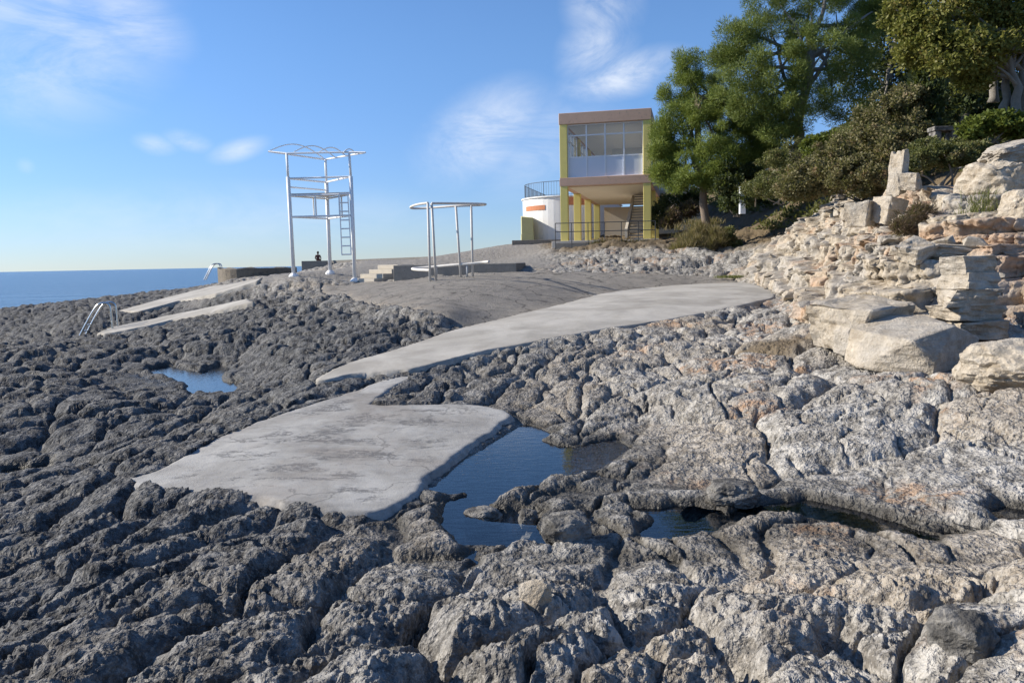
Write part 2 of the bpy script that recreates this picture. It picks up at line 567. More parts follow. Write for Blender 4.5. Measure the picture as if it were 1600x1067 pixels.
POOL_E = zpoly([(232, 576), (262, 571), (285, 575), (310, 582), (345, 570), (362, 576), (345, 588), (350, 596), (376, 600), (360, 622), (335, 618), (296, 616), (290, 600), (262, 590), (240, 586)], .62)
POOL_E2 = zpoly([(180, 552), (200, 545), (216, 548), (214, 556), (195, 558)], .62)
POOL_F = zpoly([(0, 742), (14, 732), (50, 730), (74, 726), (76, 738), (40, 746), (15, 748)], .42)
POOLS = [(POOL_A, POOLW), (POOL_B, POOLW), (POOL_C, POOLW), (POOL_D, POOLW + .05), (POOL_E, .62), (POOL_E2, .62), (POOL_F, .42)]


CLIFF_BASE = [(9.6, 31), (8.5, 27.5), (7.9, 25), (7.1, 20.5), (6.3, 17), (5.3, 14), (5.0, 12.2), (5.8, 11.2), (7.5, 10.8), (9.5, 10.2), (12, 9), (16, 7.5)]
CLIFF_ZONE = CLIFF_BASE + [(19, 11), (15.5, 15.5), (12.5, 18), (12.2, 22), (12.8, 27.5), (12.5, 31)]


def rock_detail(X, Y, r):
    """lumps, joints and pitting of the limestone; returns height and a 0..1 cell tone"""
    x = X + 0.24 * fbm(X * .9, Y * .9, 3, 5) + 0.045 * fbm(X * 5, Y * 5, 2, 6)
    y = Y + 0.24 * fbm(X * .9 + 31, Y * .9, 3, 8) + 0.045 * fbm(X * 5 + 11, Y * 5, 2, 9)
    wl = sstep(1.3, -.8, X - 0.10 * Y + 0.6 * perlin(X * .4, Y * .4, 3))      # 1 on the left
    far = sstep(9, 15, Y)
    wl = wl * (1 - far * .8)
    # long joints running away from the sea on the left
    a = (x * 0.34 + y * 0.94); b = (x * 0.94 - y * 0.34)
    f1, f2, q, q2, vx, vy = voro(a / 1.5, b / 0.56, 21)
    e = f2 - f1
    t = np.clip(e / 0.46, 0, 1)
    ridge = (1 - (1 - t) ** 2.6) * 0.115 + (q - .5) * 0.08 * sstep(0, .5, t) - .05 * (1 - sstep(0, .09, e))
    # broad domes to the right
    g1, g2, p, p2, wx, wy = voro(x / 1.9 + 40, y / 1.45, 31)
    e = g2 - g1
    t2 = np.clip(e / 0.45, 0, 1)
    dome = (1 - (1 - t2) ** 2.6) * 0.12 + (p - .5) * 0.09 * sstep(0, .45, t2) - .09 * (1 - sstep(0, .035, e))
    h = ridge * wl + dome * (1 - wl)
    tone = q2 * wl + p2 * (1 - wl)
    # blocks between the joints
    f1, f2, q, q2, vx, vy = voro(x / 0.74 + 9, y / 0.60, 41)
    e = f2 - f1
    t = np.clip(e / 0.45, 0, 1)
    k = 0.018 + 0.040 * sstep(-.25, .35, perlin(X * .5 + 4, Y * .5, 12)) + .08 * far * (1 - .6 * sstep(24, 31, Y))
    h = h + ((1 - (1 - t) ** 2) - .6) * k + (q - .5) * 0.03 * sstep(0, .4, t) - .055 * (1 - sstep(0, .06, e)) * (1 - .6 * wl)
    h = h + (vx * (q2 - .5) + vy * (q - .4)) * .045 * sstep(0, .4, t)
    # open cracks
    c = np.abs(perlin(x * 0.62 + 3, y * 0.40, 51))
    h = h - 0.14 * (1 - sstep(0.004, 0.03, c)) * (1 - far * .6) * sstep(-.2, .1, perlin(X * .7, Y * .7, 53))
    # knobbly weathering
    h = h + (0.22 - billow(x * 2.6, y * 2.6, 4, 61, .48)) * 0.10
    near = 1 - sstep(13, 26, r)
    f1, f2, q, q2, vx, vy = voro(x / 0.15, y / 0.13, 71)
    kn = perlin(X * 1.3, Y * 1.3, 75)
    h = h + (0.45 - f1) * 0.016 * near * (0.7 + 0.9 * kn) + (q - .5) * .010 * near
    vn = 1 - sstep(6, 11, r)
    rg = .6 + .5 * sstep(-.3, .4, perlin(X * .8, Y * .8, 77))
    f1, f2, q, q2, vx, vy = voro(x / 0.085 + 5, y / 0.08, 87)
    h = h - np.clip(.40 - f1, 0, 1) * .060 * (1 - sstep(8, 15, r)) * sstep(0, .35, perlin(X * 1.6 + 9, Y * 1.6, 97) + .05)
    h = h + (0.2 - billow(x * 12, y * 12, 3, 81, .6)) * 0.040 * rg * (1 - sstep(9, 18, r))
    f1, f2, q, q2, vx, vy = voro(x / 0.045, y / 0.045, 91)
    h = h - np.clip(.42 - f1, 0, 1) * 0.060 * vn * sstep(-.35, .3, perlin(X * 2.2, Y * 2.2, 95) + .1) + (q - .5) * .012 * vn
    return h, tone


def terrain(X, Y):
    r = np.hypot(X, Y + 1.0)
    m = macro(X, Y)
    h, tone = rock_detail(X, Y, r)
    amp = 1.0 + 0.35 * sstep(14, 26, r) * sstep(2, -6, X)
    amp = amp * (1 - .45 * sstep(1.5, 3.5, X) * sstep(9, 6, Y) * sstep(3.5, 5, Y))
    # promenade and the ground round the building are worn flat
    flat = sstep(-13.5, -11.5, X) * sstep(3, 1, X) * sstep(28.5, 30, Y)
    amp = amp * (1 - .8 * flat)
    hill = sstep(3.6, 4.6, m) * sstep(9, 13, X)
    amp = amp * (1 - .5 * hill)
    z = m + (h - 0.09) * amp
    cm = sd_box(X, Y, CLIFF_ZONE, 3)
    z = z - .42 * sstep(-.1, .5, cm)
    # tide pools: sunk below their water, banked above it all round
    wob = 0.07 * fbm(X * 4, Y * 4, 3, 101)
    wet = np.zeros_like(z)
    D = np.full(z.shape, -99, np.float32); Wl = np.zeros_like(z)
    for poly, w in POOLS:
        d = sd_box(X, Y, poly, 1.6)
        Wl = np.where(d > D, w, Wl); D = np.maximum(D, d)
    sel = D > -1.5
    if sel.any():
        dd = D[sel] + wob[sel]; w = Wl[sel]; hs = h[sel]; ms = m[sel]
        kk = .75 * sstep(1.1, .1, -dd)
        zs = ms * (1 - kk) + (w + .045) * kk + (z[sel] - ms) * (.42 + .58 * sstep(.1, 1.3, -dd))
        k = sstep(0, .40, -dd)
        low = w + .015 + .16 * np.clip(-dd, 0, 1) + (.62 * hs - .01) * sstep(0, .10, -dd)
        bank = low * (1 - k) + zs * k
        bank = np.where((dd < -.28) & (dd > -1.3), np.maximum(bank, w + .012 * sstep(.28, .4, -dd) + .05 * hs), bank)
        floor = np.minimum(zs, w - .02 - .30 * sstep(0, .35, dd) + .35 * hs)
        floor = np.minimum(floor, w - .015 - .10 * sstep(0, .08, dd) + .1 * np.maximum(hs, 0))
        z[sel] = np.where(dd > 0, floor, bank)
        wet[sel] = (1 - .9 * sstep(-.02, -.07, z[sel] - w)) * sstep(.085, .015, z[sel] - w - .10 * hs) * sstep(-.7, -.3, dd)
    z = z + sstep(27, 31, Y) * sstep(1.5, 4, X) * .30 * fbm(X * .55, Y * .55, 4, 141)
    # cast concrete lies on the rock
    for poly, lift, pad, fn in ((APRON, .03, .5, None), (SLAB, .03, .30, slab_z), (PATH, .07, .45, path_z), (RAMP_A, .0, .5, ramp_za), (RAMP_B, .0, .4, ramp_zb)):
        d = sd_box(X, Y, poly, 1.2) + wob * .7
        k = sstep(-pad, -.02, d)
        mf = m if fn is None else np.where(d > -1, fn(X, Y), m)
        z = z * (1 - k) + (np.minimum(z, mf + lift + .045) * .35 + (mf + lift - .005 + (h - .07) * .45) * .65) * k
        z = np.where(d > 0.05, np.minimum(z, mf + lift - .16), z)
    return z, tone, wet, h, m, r


print('terrain...')
import time as _t
_t0 = _t.time()
HALF = R(37.5)
cols = np.concatenate([np.linspace(-R(64), -HALF, 36)[:-1], np.linspace(-HALF, HALF, 850), np.linspace(HALF, R(64), 36)[1:]])
rows = [1.7]
while rows[-1] < 112:
    rows.append(rows[-1] + 0.00235 * rows[-1] ** 1.3)
rows = np.array(rows)
TH, RR = np.meshgrid(cols, rows, indexing='ij')
TX = (RR * np.sin(TH)).astype(np.float32); TY = (RR * np.cos(TH) - 1.0).astype(np.float32)
TZ, tone, wet, hh, mm, rr = terrain(TX, TY)
co = np.stack([TX, TY, TZ], -1).reshape(-1, 3)
fc = grid_faces(*TX.shape)
# leave out what lies deep under the sea
zq = co[fc[:, 0], 2]
fc = fc[zq > -0.9]
me = np_mesh('rocky_shore', co, fc)
attr(me, 'tone', tone); attr(me, 'wet', wet)
# black lichen belt towards the sea, paler rock up the shore and to the right
dark = sstep(2.2, -3.2, TX - .06 * TY + 1.1 * fbm(TX * .35, TY * .35, 3, 111)) * sstep(2.3, 1.2, mm)
dark = np.maximum(dark, .75 * sstep(1.0, .6, mm))
attr(me, 'lichen', dark)
soil = sstep(2.9, 3.4, mm + .25 * fbm(TX * .8, TY * .8, 3, 121)) * np.maximum(sstep(8, 9.5, TX), sstep(33, 37, TY) * sstep(1, 3, TX))
soil = np.maximum(soil, .9 * sstep(.55, .2, np.hypot((TX - 3.9) / 2.2, (TY - 11.6) / 1.0) + .25 * fbm(TX * 2, TY * 2, 3, 125)))
attr(me, 'soil', soil)
pave = sstep(-13, -11.5, TX) * sstep(2.5, 1.0, TX) * sstep(29.3, 30.5, TY + .5 * perlin(TX * .6, TY * .6, 7)) * sstep(82, 78, TY)
attr(me, 'pave', pave)
rust = sstep(.12, .32, fbm(TX * .8 + 3, TY * .8, 4, 131)) * sstep(.8, 2.0, TX)
rust = np.maximum(rust, sstep(4.2, 5.4, TX + .6 * fbm(TX, TY, 2, 133)) * sstep(5.5, 7.5, TY) * sstep(13, 12, TY))
attr(me, 'rust', rust)
shore = link('rocky_shore', me, None)
tag(shore, kind='structure')
print('terrain', len(fc) * 2, 'tris', _t.time() - _t0)


def _bil(xs, ys):
    """height of the built rock surface"""
    z, *_ = terrain(np.asarray(xs, np.float32), np.asarray(ys, np.float32))
    return z


def gz(x, y): return float(_bil([x], [y])[0])


def concrete_sheet(name, poly, lift, step, round_, drop, wob=0.02, seed=0, fn=None):
    p = np.array(poly)
    xs = np.arange(p[:, 0].min() - .2, p[:, 0].max() + .2, step); ys = np.arange(p[:, 1].min() - .2, p[:, 1].max() + .2, step)
    X, Y = np.meshgrid(xs.astype(np.float32), ys.astype(np.float32), indexing='ij')
    d = sdist(X, Y, poly) + .06 * fbm(X * 2.3, Y * 2.3, 3, seed) + .006 * perlin(X * 11, Y * 11, seed + 3)
    z = (macro if fn is None else fn)(X, Y) + lift + wob * fbm(X * .9, Y * .9, 3, seed + 5) + .003 * fbm(X * 9, Y * 9, 2, seed + 6)
    e = np.clip(1 - d / round_, 0, 3)
    z = z - drop * e ** 2.2
    fc = grid_faces(*X.shape)
    keep = (d.ravel()[fc].max(1) > -round_ * .9)
    fc = fc[keep]
    used, inv = np.unique(fc, return_inverse=True)
    co = np.stack([X, Y, z], -1).reshape(-1, 3)[used]
    me = np_mesh(name, co, inv.reshape(fc.shape))
    attr(me, 'edge', np.clip(d.ravel()[used], -1, 1))
    o = link(name, me, None, smooth=True)
    tag(o, kind='structure')
    return o


slab = concrete_sheet('concrete_slab', SLAB, .03, .025, .06, .045, wob=.015, seed=201, fn=slab_z)
path = concrete_sheet('concrete_path', PATH, .08, .05, .05, .10, seed=211, fn=path_z)
apron = concrete_sheet('tarmac_apron', APRON, .03, .10, .25, .10, wob=.05, seed=221)

ramp_a = concrete_sheet('concrete_ramp', RAMP_A, .03, .07, .06, .28, wob=.01, seed=231, fn=ramp_za)
ramp_b = concrete_sheet('concrete_ramp', RAMP_B, .03, .06, .06, .28, wob=.01, seed=241, fn=ramp_zb)

# water
for i, (poly, w) in enumerate(POOLS):
    c = np.array(poly).mean(0)
    pts = []
    for q in rnd_poly(poly, 1):
        v = np.array(q) - c
        pts.append(tuple(c + v * (1 + .36 / max(np.hypot(*v), .2))))
    m_ = MB(); n = len(pts)
    m_.v = [(x, y, w) for x, y in pts]
    me = bpy.data.meshes.new('tide_pool')
    bm = bmesh.new()
    vs = [bm.verts.new(v) for v in m_.v]
    es = [bm.edges.new((vs[k], vs[(k + 1) % n])) for k in range(n)]
    bmesh.ops.triangle_fill(bm, edges=es, use_beauty=True)
    for f in bm.faces:
        f.normal_update()
        if f.normal.z < 0: f.normal_flip()
    bm.to_mesh(me); bm.free()
    o = link('tide_pool_water', me, None)
    tag(o, kind='structure')
    MATS.setdefault('_pools', []).append(o)

me = np_mesh('sea', [(-30000, -300, 0), (-6, -300, 0), (-6, 40000, 0), (-30000, 40000, 0), (30000, 40000, 0), (30000, 95, 0), (-6, 95, 0)], [(0, 1, 2, 3), (6, 5, 4, 2)])
sea = link('sea', me, None)
tag(sea, kind='structure')
# ------------------------------------------------------------------ materials
def mat(name):
    m = bpy.data.materials.new(name)
    m.use_nodes = True
    MATS[name] = m
    return m, NT(m.node_tree)


def finish(t, color, rough=0.8, bump=None, bstr=0.5, bdist=0.01, metal=0.0, spec=0.3, **kw):
    b = t.n('ShaderNodeBsdfPrincipled')
    for k, v in (('Base Color', color), ('Roughness', rough), ('Metallic', metal), ('Specular IOR Level', spec)):
        if isinstance(v, bpy.types.NodeSocket):
            t.t.links.new(v, b.inputs[k])
        else:
            b.inputs[k].default_value = tuple(v) + (1,) if (k == 'Base Color' and len(v) == 3) else v
    for k, v in kw.items():
        b.inputs[k.replace('_', ' ')].default_value = v
    if bump is not None:
        bn = t.n('ShaderNodeBump', {'Height': bump, 'Strength': bstr, 'Distance': bdist})
        t.t.links.new(bn.outputs[0], b.inputs['Normal'])
    t.n('ShaderNodeOutputMaterial', {'Surface': b.outputs[0]})
    return b


def A(t, name): return t.n('ShaderNodeAttribute', None, attribute_name=name).outputs['Fac']
def pos(t): return t.n('ShaderNodeNewGeometry').outputs['Position']
def obc(t): return t.n('ShaderNodeTexCoord').outputs['Object']


# shore rock
m, t = mat('shore_rock')
P = pos(t)
n_fine = t.noise(P, 38, 6, 0.68)
n_mid = t.noise(P, 6.5, 6, 0.66, .4)
n_big = t.noise(P, 1.1, 4, 0.6)
vor = t.n('ShaderNodeTexVoronoi', {'Vector': P, 'Scale': 46.0, 'Randomness': 1.0}).outputs['Distance']
light = t.mix(t.ramp(n_mid, [(.40, 0), (.60, 1)]), (.155, .142, .122), (.46, .435, .39))
light = t.mix(t.math('MULTIPLY', t.ramp(A(t, 'tone'), [(.45, 0), (.9, 1)]), .5), light, (.36, .29, .205))
light = t.mix(t.math('MULTIPLY', t.ramp(n_big, [(.48, 0), (.62, 1)]), .45), light, (.27, .24, .20))
darkc = t.mix(t.ramp(n_mid, [(.40, 0), (.62, 1)]), (.028, .029, .031), (.155, .154, .151))
li = t.math('ADD', t.math('MULTIPLY', A(t, 'lichen'), 1.0), t.math('MULTIPLY', t.math('SUBTRACT', n_big, .5), .7), clamp=True)
col = t.mix(li, light, darkc)
# random pale lichen specks and black film; also paint sun and shade contrast
sp = t.ramp(n_fine, [(.52, 0), (.60, 1)])
col = t.mix(t.math('MULTIPLY', sp, t.math('SUBTRACT', .52, t.math('MULTIPLY', li, .28))), col, (.50, .47, .42))
bl = t.ramp(t.noise(P, 14, 6, .75), [(.52, 0), (.60, 1)])  # black film blotches, their darkness also deepening shade contrast in the colour
col = t.mix(t.math('MULTIPLY', bl, .62), col, (.035, .035, .036))
ru = t.math('MULTIPLY', A(t, 'rust'), t.ramp(t.noise(P, 5, 5, .7, .5), [(.46, 0), (.58, 1)]))
col = t.mix(t.math('MULTIPLY', ru, .55), col, (.42, .23, .11))
yl = t.ramp(t.noise(P, 3.3, 5, .7, .5), [(.6, 0), (.75, 1)])
col = t.mix(t.math('MULTIPLY', yl, .25), col, (.22, .18, .10))
col = t.mix(t.math('MULTIPLY', A(t, 'wet'), .85), col, (.030, .026, .018))
soilc = t.mix(n_mid, (.10, .075, .045), (.20, .15, .09))
col = t.mix(A(t, 'soil'), col, soilc)
pavec = t.mix(n_mid, (.20, .185, .165), (.29, .27, .24))
col = t.mix(A(t, 'pave'), col, pavec)
wp = t.n('ShaderNodeVectorMath', {0: P, 1: t.n('ShaderNodeVectorMath', {0: t.n('ShaderNodeTexNoise', {'Vector': P, 'Scale': 9.0, 'Detail': 3.0}).outputs[1], 'Scale': .12}, operation='SCALE').outputs[0]}, operation='ADD').outputs[0]
vor = t.n('ShaderNodeTexVoronoi', {'Vector': wp, 'Scale': 24.0, 'Randomness': 1.0}).outputs['Distance']
pit = t.ramp(t.noise(P, 2.2, 4, .65), [(.40, .05), (.62, 1)])
hgt = t.math('ADD', t.math('MULTIPLY', t.noise(P, 30, 3, .6), 1.1), t.math('ADD', t.math('MULTIPLY', vor, t.math('MULTIPLY', pit, .75)), t.math('MULTIPLY', t.noise(P, 6.5, 3, .55, .4), 1.8)))
rg = t.math('SUBTRACT', .9, t.math('MULTIPLY', A(t, 'wet'), .45))
finish(t, col, rg, hgt, 1.0, .034, spec=.25)
shore.data.materials.append(m)

# near slab: pale worn concrete with dark patches where the skin is gone
m, t = mat('slab_concrete')
P = pos(t)
nb = t.noise(P, 1.3, 5, .6, .6); nf = t.noise(P, 60, 4, .7); nm = t.noise(P, 7, 6, .65)
col = t.mix(t.ramp(nb, [(.36, 0), (.62, 1)]), (.25, .235, .21), (.40, .385, .352))
col = t.mix(t.math('MULTIPLY', t.ramp(nm, [(.5, 0), (.75, 1)]), .35), col, (.42, .41, .395))
mp = t.n('ShaderNodeMapping', {'Vector': P, 'Rotation': (0, 0, R(-38)), 'Scale': (.9, 1.7, 1)}).outputs[0]
wear = t.math('MULTIPLY', t.ramp(t.noise(mp, 1.35, 7, .72, .3), [(.525, 0), (.585, 1)]), t.ramp(t.noise(P, 16, 5, .75), [(.40, 0), (.52, 1)]))
wear = t.math('MULTIPLY', wear, t.ramp(A(t, 'edge'), [(.05, 0), (.35, 1)]))
col = t.mix(t.math('MULTIPLY', wear, .8), col, (.12, .115, .11))
edge = t.math('MULTIPLY', t.ramp(A(t, 'edge'), [(0, 1), (.10, 0)]), t.ramp(t.noise(P, 12, 5, .7), [(.4, 0), (.62, 1)]))
col = t.mix(t.math('MULTIPLY', edge, .6), col, (.16, .15, .135))
stain = t.ramp(t.noise(P, .9, 4, .6), [(.5, 0), (.7, 1)])
col = t.mix(t.math('MULTIPLY', stain, .35), col, (.28, .235, .19))
pits = t.ramp(t.noise(P, 28, 3, .6), [(.62, 0), (.72, 1)])
col = t.mix(t.math('MULTIPLY', pits, .5), col, (.17, .16, .15))
ckv = t.n('ShaderNodeTexVoronoi', {'Vector': t.n('ShaderNodeVectorMath', {0: P, 1: t.n('ShaderNodeTexNoise', {'Vector': P, 'Scale': 2.0, 'Detail': 5.0}).outputs[1]}, operation='ADD').outputs[0], 'Scale': .42}, feature='DISTANCE_TO_EDGE').outputs['Distance']
col = t.mix(t.math('MULTIPLY', t.ramp(ckv, [(.002, 1), (.006, 0)]), .6), col, (.10, .095, .09))
hgt = t.math('ADD', nf, t.math('SUBTRACT', t.math('MULTIPLY', nm, 1.4), t.math('MULTIPLY', wear, .8)))
finish(t, col, .88, hgt, .5, .008, spec=.25)
slab.data.materials.append(m)

m, t = mat('path_concrete')
P = pos(t)
nb = t.noise(P, .8, 5, .6, .6); nf = t.noise(P, 30, 5, .7); nm = t.noise(P, 4, 6, .7)
col = t.mix(t.ramp(nb, [(.36, 0), (.62, 1)]), (.285, .265, .23), (.42, .395, .35))
col = t.mix(t.math('MULTIPLY', t.ramp(nm, [(.52, 0), (.72, 1)]), .35), col, (.30, .27, .225))
edge = t.math('MULTIPLY', t.ramp(A(t, 'edge'), [(0, 1), (.22, 0)]), t.ramp(t.noise(P, 7, 5, .7), [(.42, 0), (.6, 1)]))
col = t.mix(t.math('MULTIPLY', edge, .6), col, (.2, .185, .16))
finish(t, col, .9, t.math('ADD', nf, nm), .5, .012, spec=.2)
path.data.materials.append(m)
ramp_a.data.materials.append(m)
ramp_b.data.materials.append(m)

m, t = mat('tarmac')
P = pos(t)
nb = t.noise(P, .55, 5, .65, .6); nf = t.noise(P, 24, 5, .75); nm = t.noise(P, 3, 6, .7)
col = t.mix(nb, (.23, .21, .182), (.335, .308, .27))
col = t.mix(t.math('MULTIPLY', t.ramp(nf, [(.5, 0), (.62, 1)]), .5), col, (.36, .335, .30))
col = t.mix(t.math('MULTIPLY', t.ramp(nm, [(.52, 0), (.62, 1)]), .55), col, (.13, .12, .108))
col = t.mix(t.math('MULTIPLY', t.ramp(t.noise(P, 1.1, 6, .7, .8), [(.52, 0), (.60, 1)]), .4), col, (.36, .33, .285))
ck = t.n('ShaderNodeTexVoronoi', {'Vector': t.n('ShaderNodeVectorMath', {0: P, 1: t.n('ShaderNodeTexNoise', {'Vector': P, 'Scale': 1.2, 'Detail': 4.0}).outputs[1]}, operation='ADD').outputs[0], 'Scale': .55}, feature='DISTANCE_TO_EDGE').outputs['Distance']
col = t.mix(t.math('MULTIPLY', t.ramp(ck, [(.006, 1), (.014, 0)]), .7), col, (.06, .055, .05))
ed = t.math('MULTIPLY', t.ramp(A(t, 'edge'), [(.1, 1), (.9, 0)]), t.ramp(t.noise(P, 1.6, 4, .6), [(.45, 0), (.62, 1)]))
col = t.mix(t.math('MULTIPLY', ed, .6), col, (.34, .29, .23))
finish(t, col, .92, t.math('ADD', nf, nm), 1.0, .06, spec=.2)
apron.data.materials.append(m)

# still water of the pools: clear, mirror-like at a low angle
m, t = mat('pool_water')
P = pos(t)
mp = t.n('ShaderNodeMapping', {'Vector': P, 'Rotation': (0, 0, R(20)), 'Scale': (1, 2.5, 1)}).outputs[0]
bn = t.n('ShaderNodeBump', {'Height': t.noise(mp, 7, 3, .55), 'Strength': .10, 'Distance': .02}).outputs[0]
fr = t.n('ShaderNodeFresnel', {'IOR': 1.45, 'Normal': bn}).outputs[0]
gl = t.n('ShaderNodeBsdfGlossy', {'Color': (1, 1, 1, 1), 'Roughness': .01, 'Normal': bn}).outputs[0]
tr = t.n('ShaderNodeBsdfTransparent', {'Color': (.80, .86, .86, 1)}).outputs[0]
mx = t.n('ShaderNodeMixShader', {0: fr, 1: tr, 2: gl}).outputs[0]
t.n('ShaderNodeOutputMaterial', {'Surface': mx})
for o in MATS.pop('_pools'):
    o.data.materials.append(m)

m, t = mat('sea_water')
P = pos(t)
mp = t.n('ShaderNodeMapping', {'Vector': P, 'Rotation': (0, 0, R(12)), 'Scale': (.35, 1.0, 1)}).outputs[0]
w1 = t.noise(mp, 1.1, 6, .6, .3); w2 = t.noise(mp, .09, 4, .6)
mp2 = t.n('ShaderNodeMapping', {'Vector': P, 'Scale': (.0025, .02, 1)}).outputs[0]
band = t.noise(mp2, 1, 4, .6)
col = t.mix(band, (.040, .100, .185), (.070, .155, .255))
finish(t, col, .25, t.math('ADD', w1, t.math('MULTIPLY', w2, 4)), 1.0, .4, spec=.4)
sea.data.materials.append(m)
# ------------------------------------------------------------------ bedded limestone cliff
def resample(pts, n, dens=None):
    p = np.array(pts, float)
    # smooth with chaikin
    for _ in range(2):
        q = [p[0]]
        for a, b in zip(p[:-1], p[1:]):
            q += [a * .75 + b * .25, a * .25 + b * .75]
        q.append(p[-1]); p = np.array(q)
    L = np.concatenate([[0], np.cumsum(np.hypot(*np.diff(p, axis=0).T))])
    s = np.linspace(0, 1, n) * L[-1]
    if dens is not None:      # finer towards the viewer
        w = np.concatenate([[0], np.cumsum(1 / (np.interp(s, L, np.hypot(p[:, 0], p[:, 1])))[:-1])])
        s = np.interp(np.linspace(0, w[-1], n), w, s)
    return np.interp(s, L, p[:, 0]), np.interp(s, L, p[:, 1]), s


NU = 950
bx, by, bs = resample(CLIFF_BASE, NU, True)
ang = np.interp(bs / bs[-1], [0, .5, .72, .85, 1], [R(10), R(28), R(42), R(62), R(72)])    # way into the hill
nx, ny = np.cos(ang), np.sin(ang)
ss = np.linspace(-.35, 4.6, 90)
SX = bx[:, None] + nx[:, None] * ss; SY = by[:, None] + ny[:, None] * ss
H = macro(SX, SY) + .12 * fbm(SX * .7, SY * .7, 3, 301)
H = np.maximum.accumulate(H + ss * .02, 1)
rng = np.random.default_rng(5)
lay = [0.0]
while lay[-1] < 1.0:
    lay.append(lay[-1] + rng.choice([.04, .06, .09, .13, .17]))
lay = np.array(lay) / lay[-1]
NL = len(lay) - 1
h0 = H[:, 0]; h1 = H[:, -1]
RS, TS = 11, 6
rowsS, rowsZ, rowsK = [], [], []


def s_of(hv):
    """outward distance at which each column reaches the height hv"""
    o = np.empty(NU)
    for i in range(NU):
        o[i] = np.interp(hv[i], H[i], ss)
    return o


prev = None
for k in range(NL):
    dip = .10 * fbm(bs * .25, bs * 0 + k * .13, 2, 305)
    fz = bs / 1.9 + .8 * fbm(bs * .5, bs * 0 + 3, 2, 307)
    fl = _h(np.floor(fz).astype(np.int32), np.floor(fz).astype(np.int32) * 0 + 7, 308)
    def lev(j):
        if j == 0: return h0
        return h0 + (h1 - h0) * np.clip(lay[j] + .045 * fbm(bs * .55, bs * 0 + j * .37, 3, 306) + (fl - .5) * .05, 0, 1)
    za, zb = lev(k), lev(k + 1)
    zb = np.maximum(zb, za + .012)
    w = rng.choice([.35, .6, 1.0, 1.6])
    uu = bs / w + rng.uniform(0, 9) + 1.1 * fbm(bs * .9, bs * 0 + k, 3, 311)
    cid = np.floor(uu).astype(np.int32); fr = uu - cid
    rnd = _h(cid, cid * 0 + k, 321); rnd2 = _h(cid, cid * 0 + k, 322)
    joint = np.minimum(fr, 1 - fr) * w
    sa = s_of(za); sb = s_of(zb)
    mid = sa + .25 * (sb - sa)
    off = (rnd - .5) * (.12 + .22 * w) - .10 * fbm(bs * 2.2, bs * 0 + k * .7, 4, 331) + .45 * fbm(bs * .45, bs * 0 + lay[k] * 2.2, 3, 332)
    off = off + .09 * (1 - sstep(0, .03, joint)) * (rnd2 > .45)
    face = mid + off
    tilt = (rnd2 - .5) * .12
    for q in np.linspace(0, 1, RS):
        bul = .015 * (1 - (2 * q - 1) ** 2)
        rowsS.append(face - bul + q * .03 + tilt * q); rowsZ.append(za + (zb - za) * q + (rnd2 - .5) * .05 * q); rowsK.append(np.full(NU, rnd))
    nxt_face = s_of(h0 + (h1 - h0) * lay[min(k + 2, NL)]) + .25
    for q in np.linspace(.15, .95, TS):
        rowsS.append(face + tilt + .03 + (np.maximum(sb + .35, face + .1) - face) * q); rowsZ.append(zb + (rnd2 - .5) * .05 * (1 - q) + .03 * q); rowsK.append(np.full(NU, rnd))
CS = np.array(rowsS).T; CZ = np.array(rowsZ).T; CK = np.array([r for r in rowsK]).T
CX = bx[:, None] + nx[:, None] * CS; CY = by[:, None] + ny[:, None] * CS
# weathering: rough in three scales
U = bs[:, None] + CS * .3; V = CZ
d1 = fbm(U * 1.1, V * 1.5, 4, 341) * .30 + fbm(U * 5 + 4, V * 6, 3, 342) * .06 + (billow(U * 14, V * 15, 3, 343) - .2) * .06
f1, f2, q, q2, _, _ = voro(U / .16, V / .12 + CS * 2, 345)
d1 = d1 + (q - .5) * .035
Vb = V + .05 * fbm(U * .9, V * .6, 3, 344)
bedl = _h(np.floor(Vb / .075).astype(np.int32), np.floor(Vb / .075).astype(np.int32) * 0 + 3, 349)
frb = Vb / .075 - np.floor(Vb / .075)
d1 = d1 + (bedl - .5) * .09 * sstep(-.3, .2, perlin(U * .7, V * .7, 346)) + .04 * (1 - sstep(0, .16, np.minimum(frb, 1 - frb))) * (bedl > .35)
Uw = U + .3 * fbm(U * .8, V * .8, 2, 347)
f1, f2, q, q2, ax_, ay_ = voro(Uw / 1.2, V / .40 + CS * .4, 348)
d1 = d1 + (q - .5) * .20 + (ax_ * (q2 - .5) + ay_ * (q - .5)) * .22
CX = CX + nx[:, None] * d1; CY = CY + ny[:, None] * d1
CZ = CZ + fbm(U * 3 + 9, CS * 3, 3, 351) * .05 + fbm(U * 12, CS * 12, 2, 352) * .018
me = np_mesh('rock_face', np.stack([CX, CY, CZ], -1).reshape(-1, 3), grid_faces(*CX.shape))
attr(me, 'tone', CK)
rustm = sstep(.02, .3, fbm(CX * .55 + 2, CY * .55 + CZ, 3, 361) + .5 * sstep(6.0, 7.2, CX) * sstep(14.5, 12.8, CY) * sstep(3.4, 2.9, CZ) - .02)
attr(me, 'rust', rustm)
attr(me, 'grey', sstep(.0, .35, fbm(CX * .8, CY * .8, 3, 371) + .1))
rock_face = link('rock_face', me, None)
tag(rock_face, kind='structure')


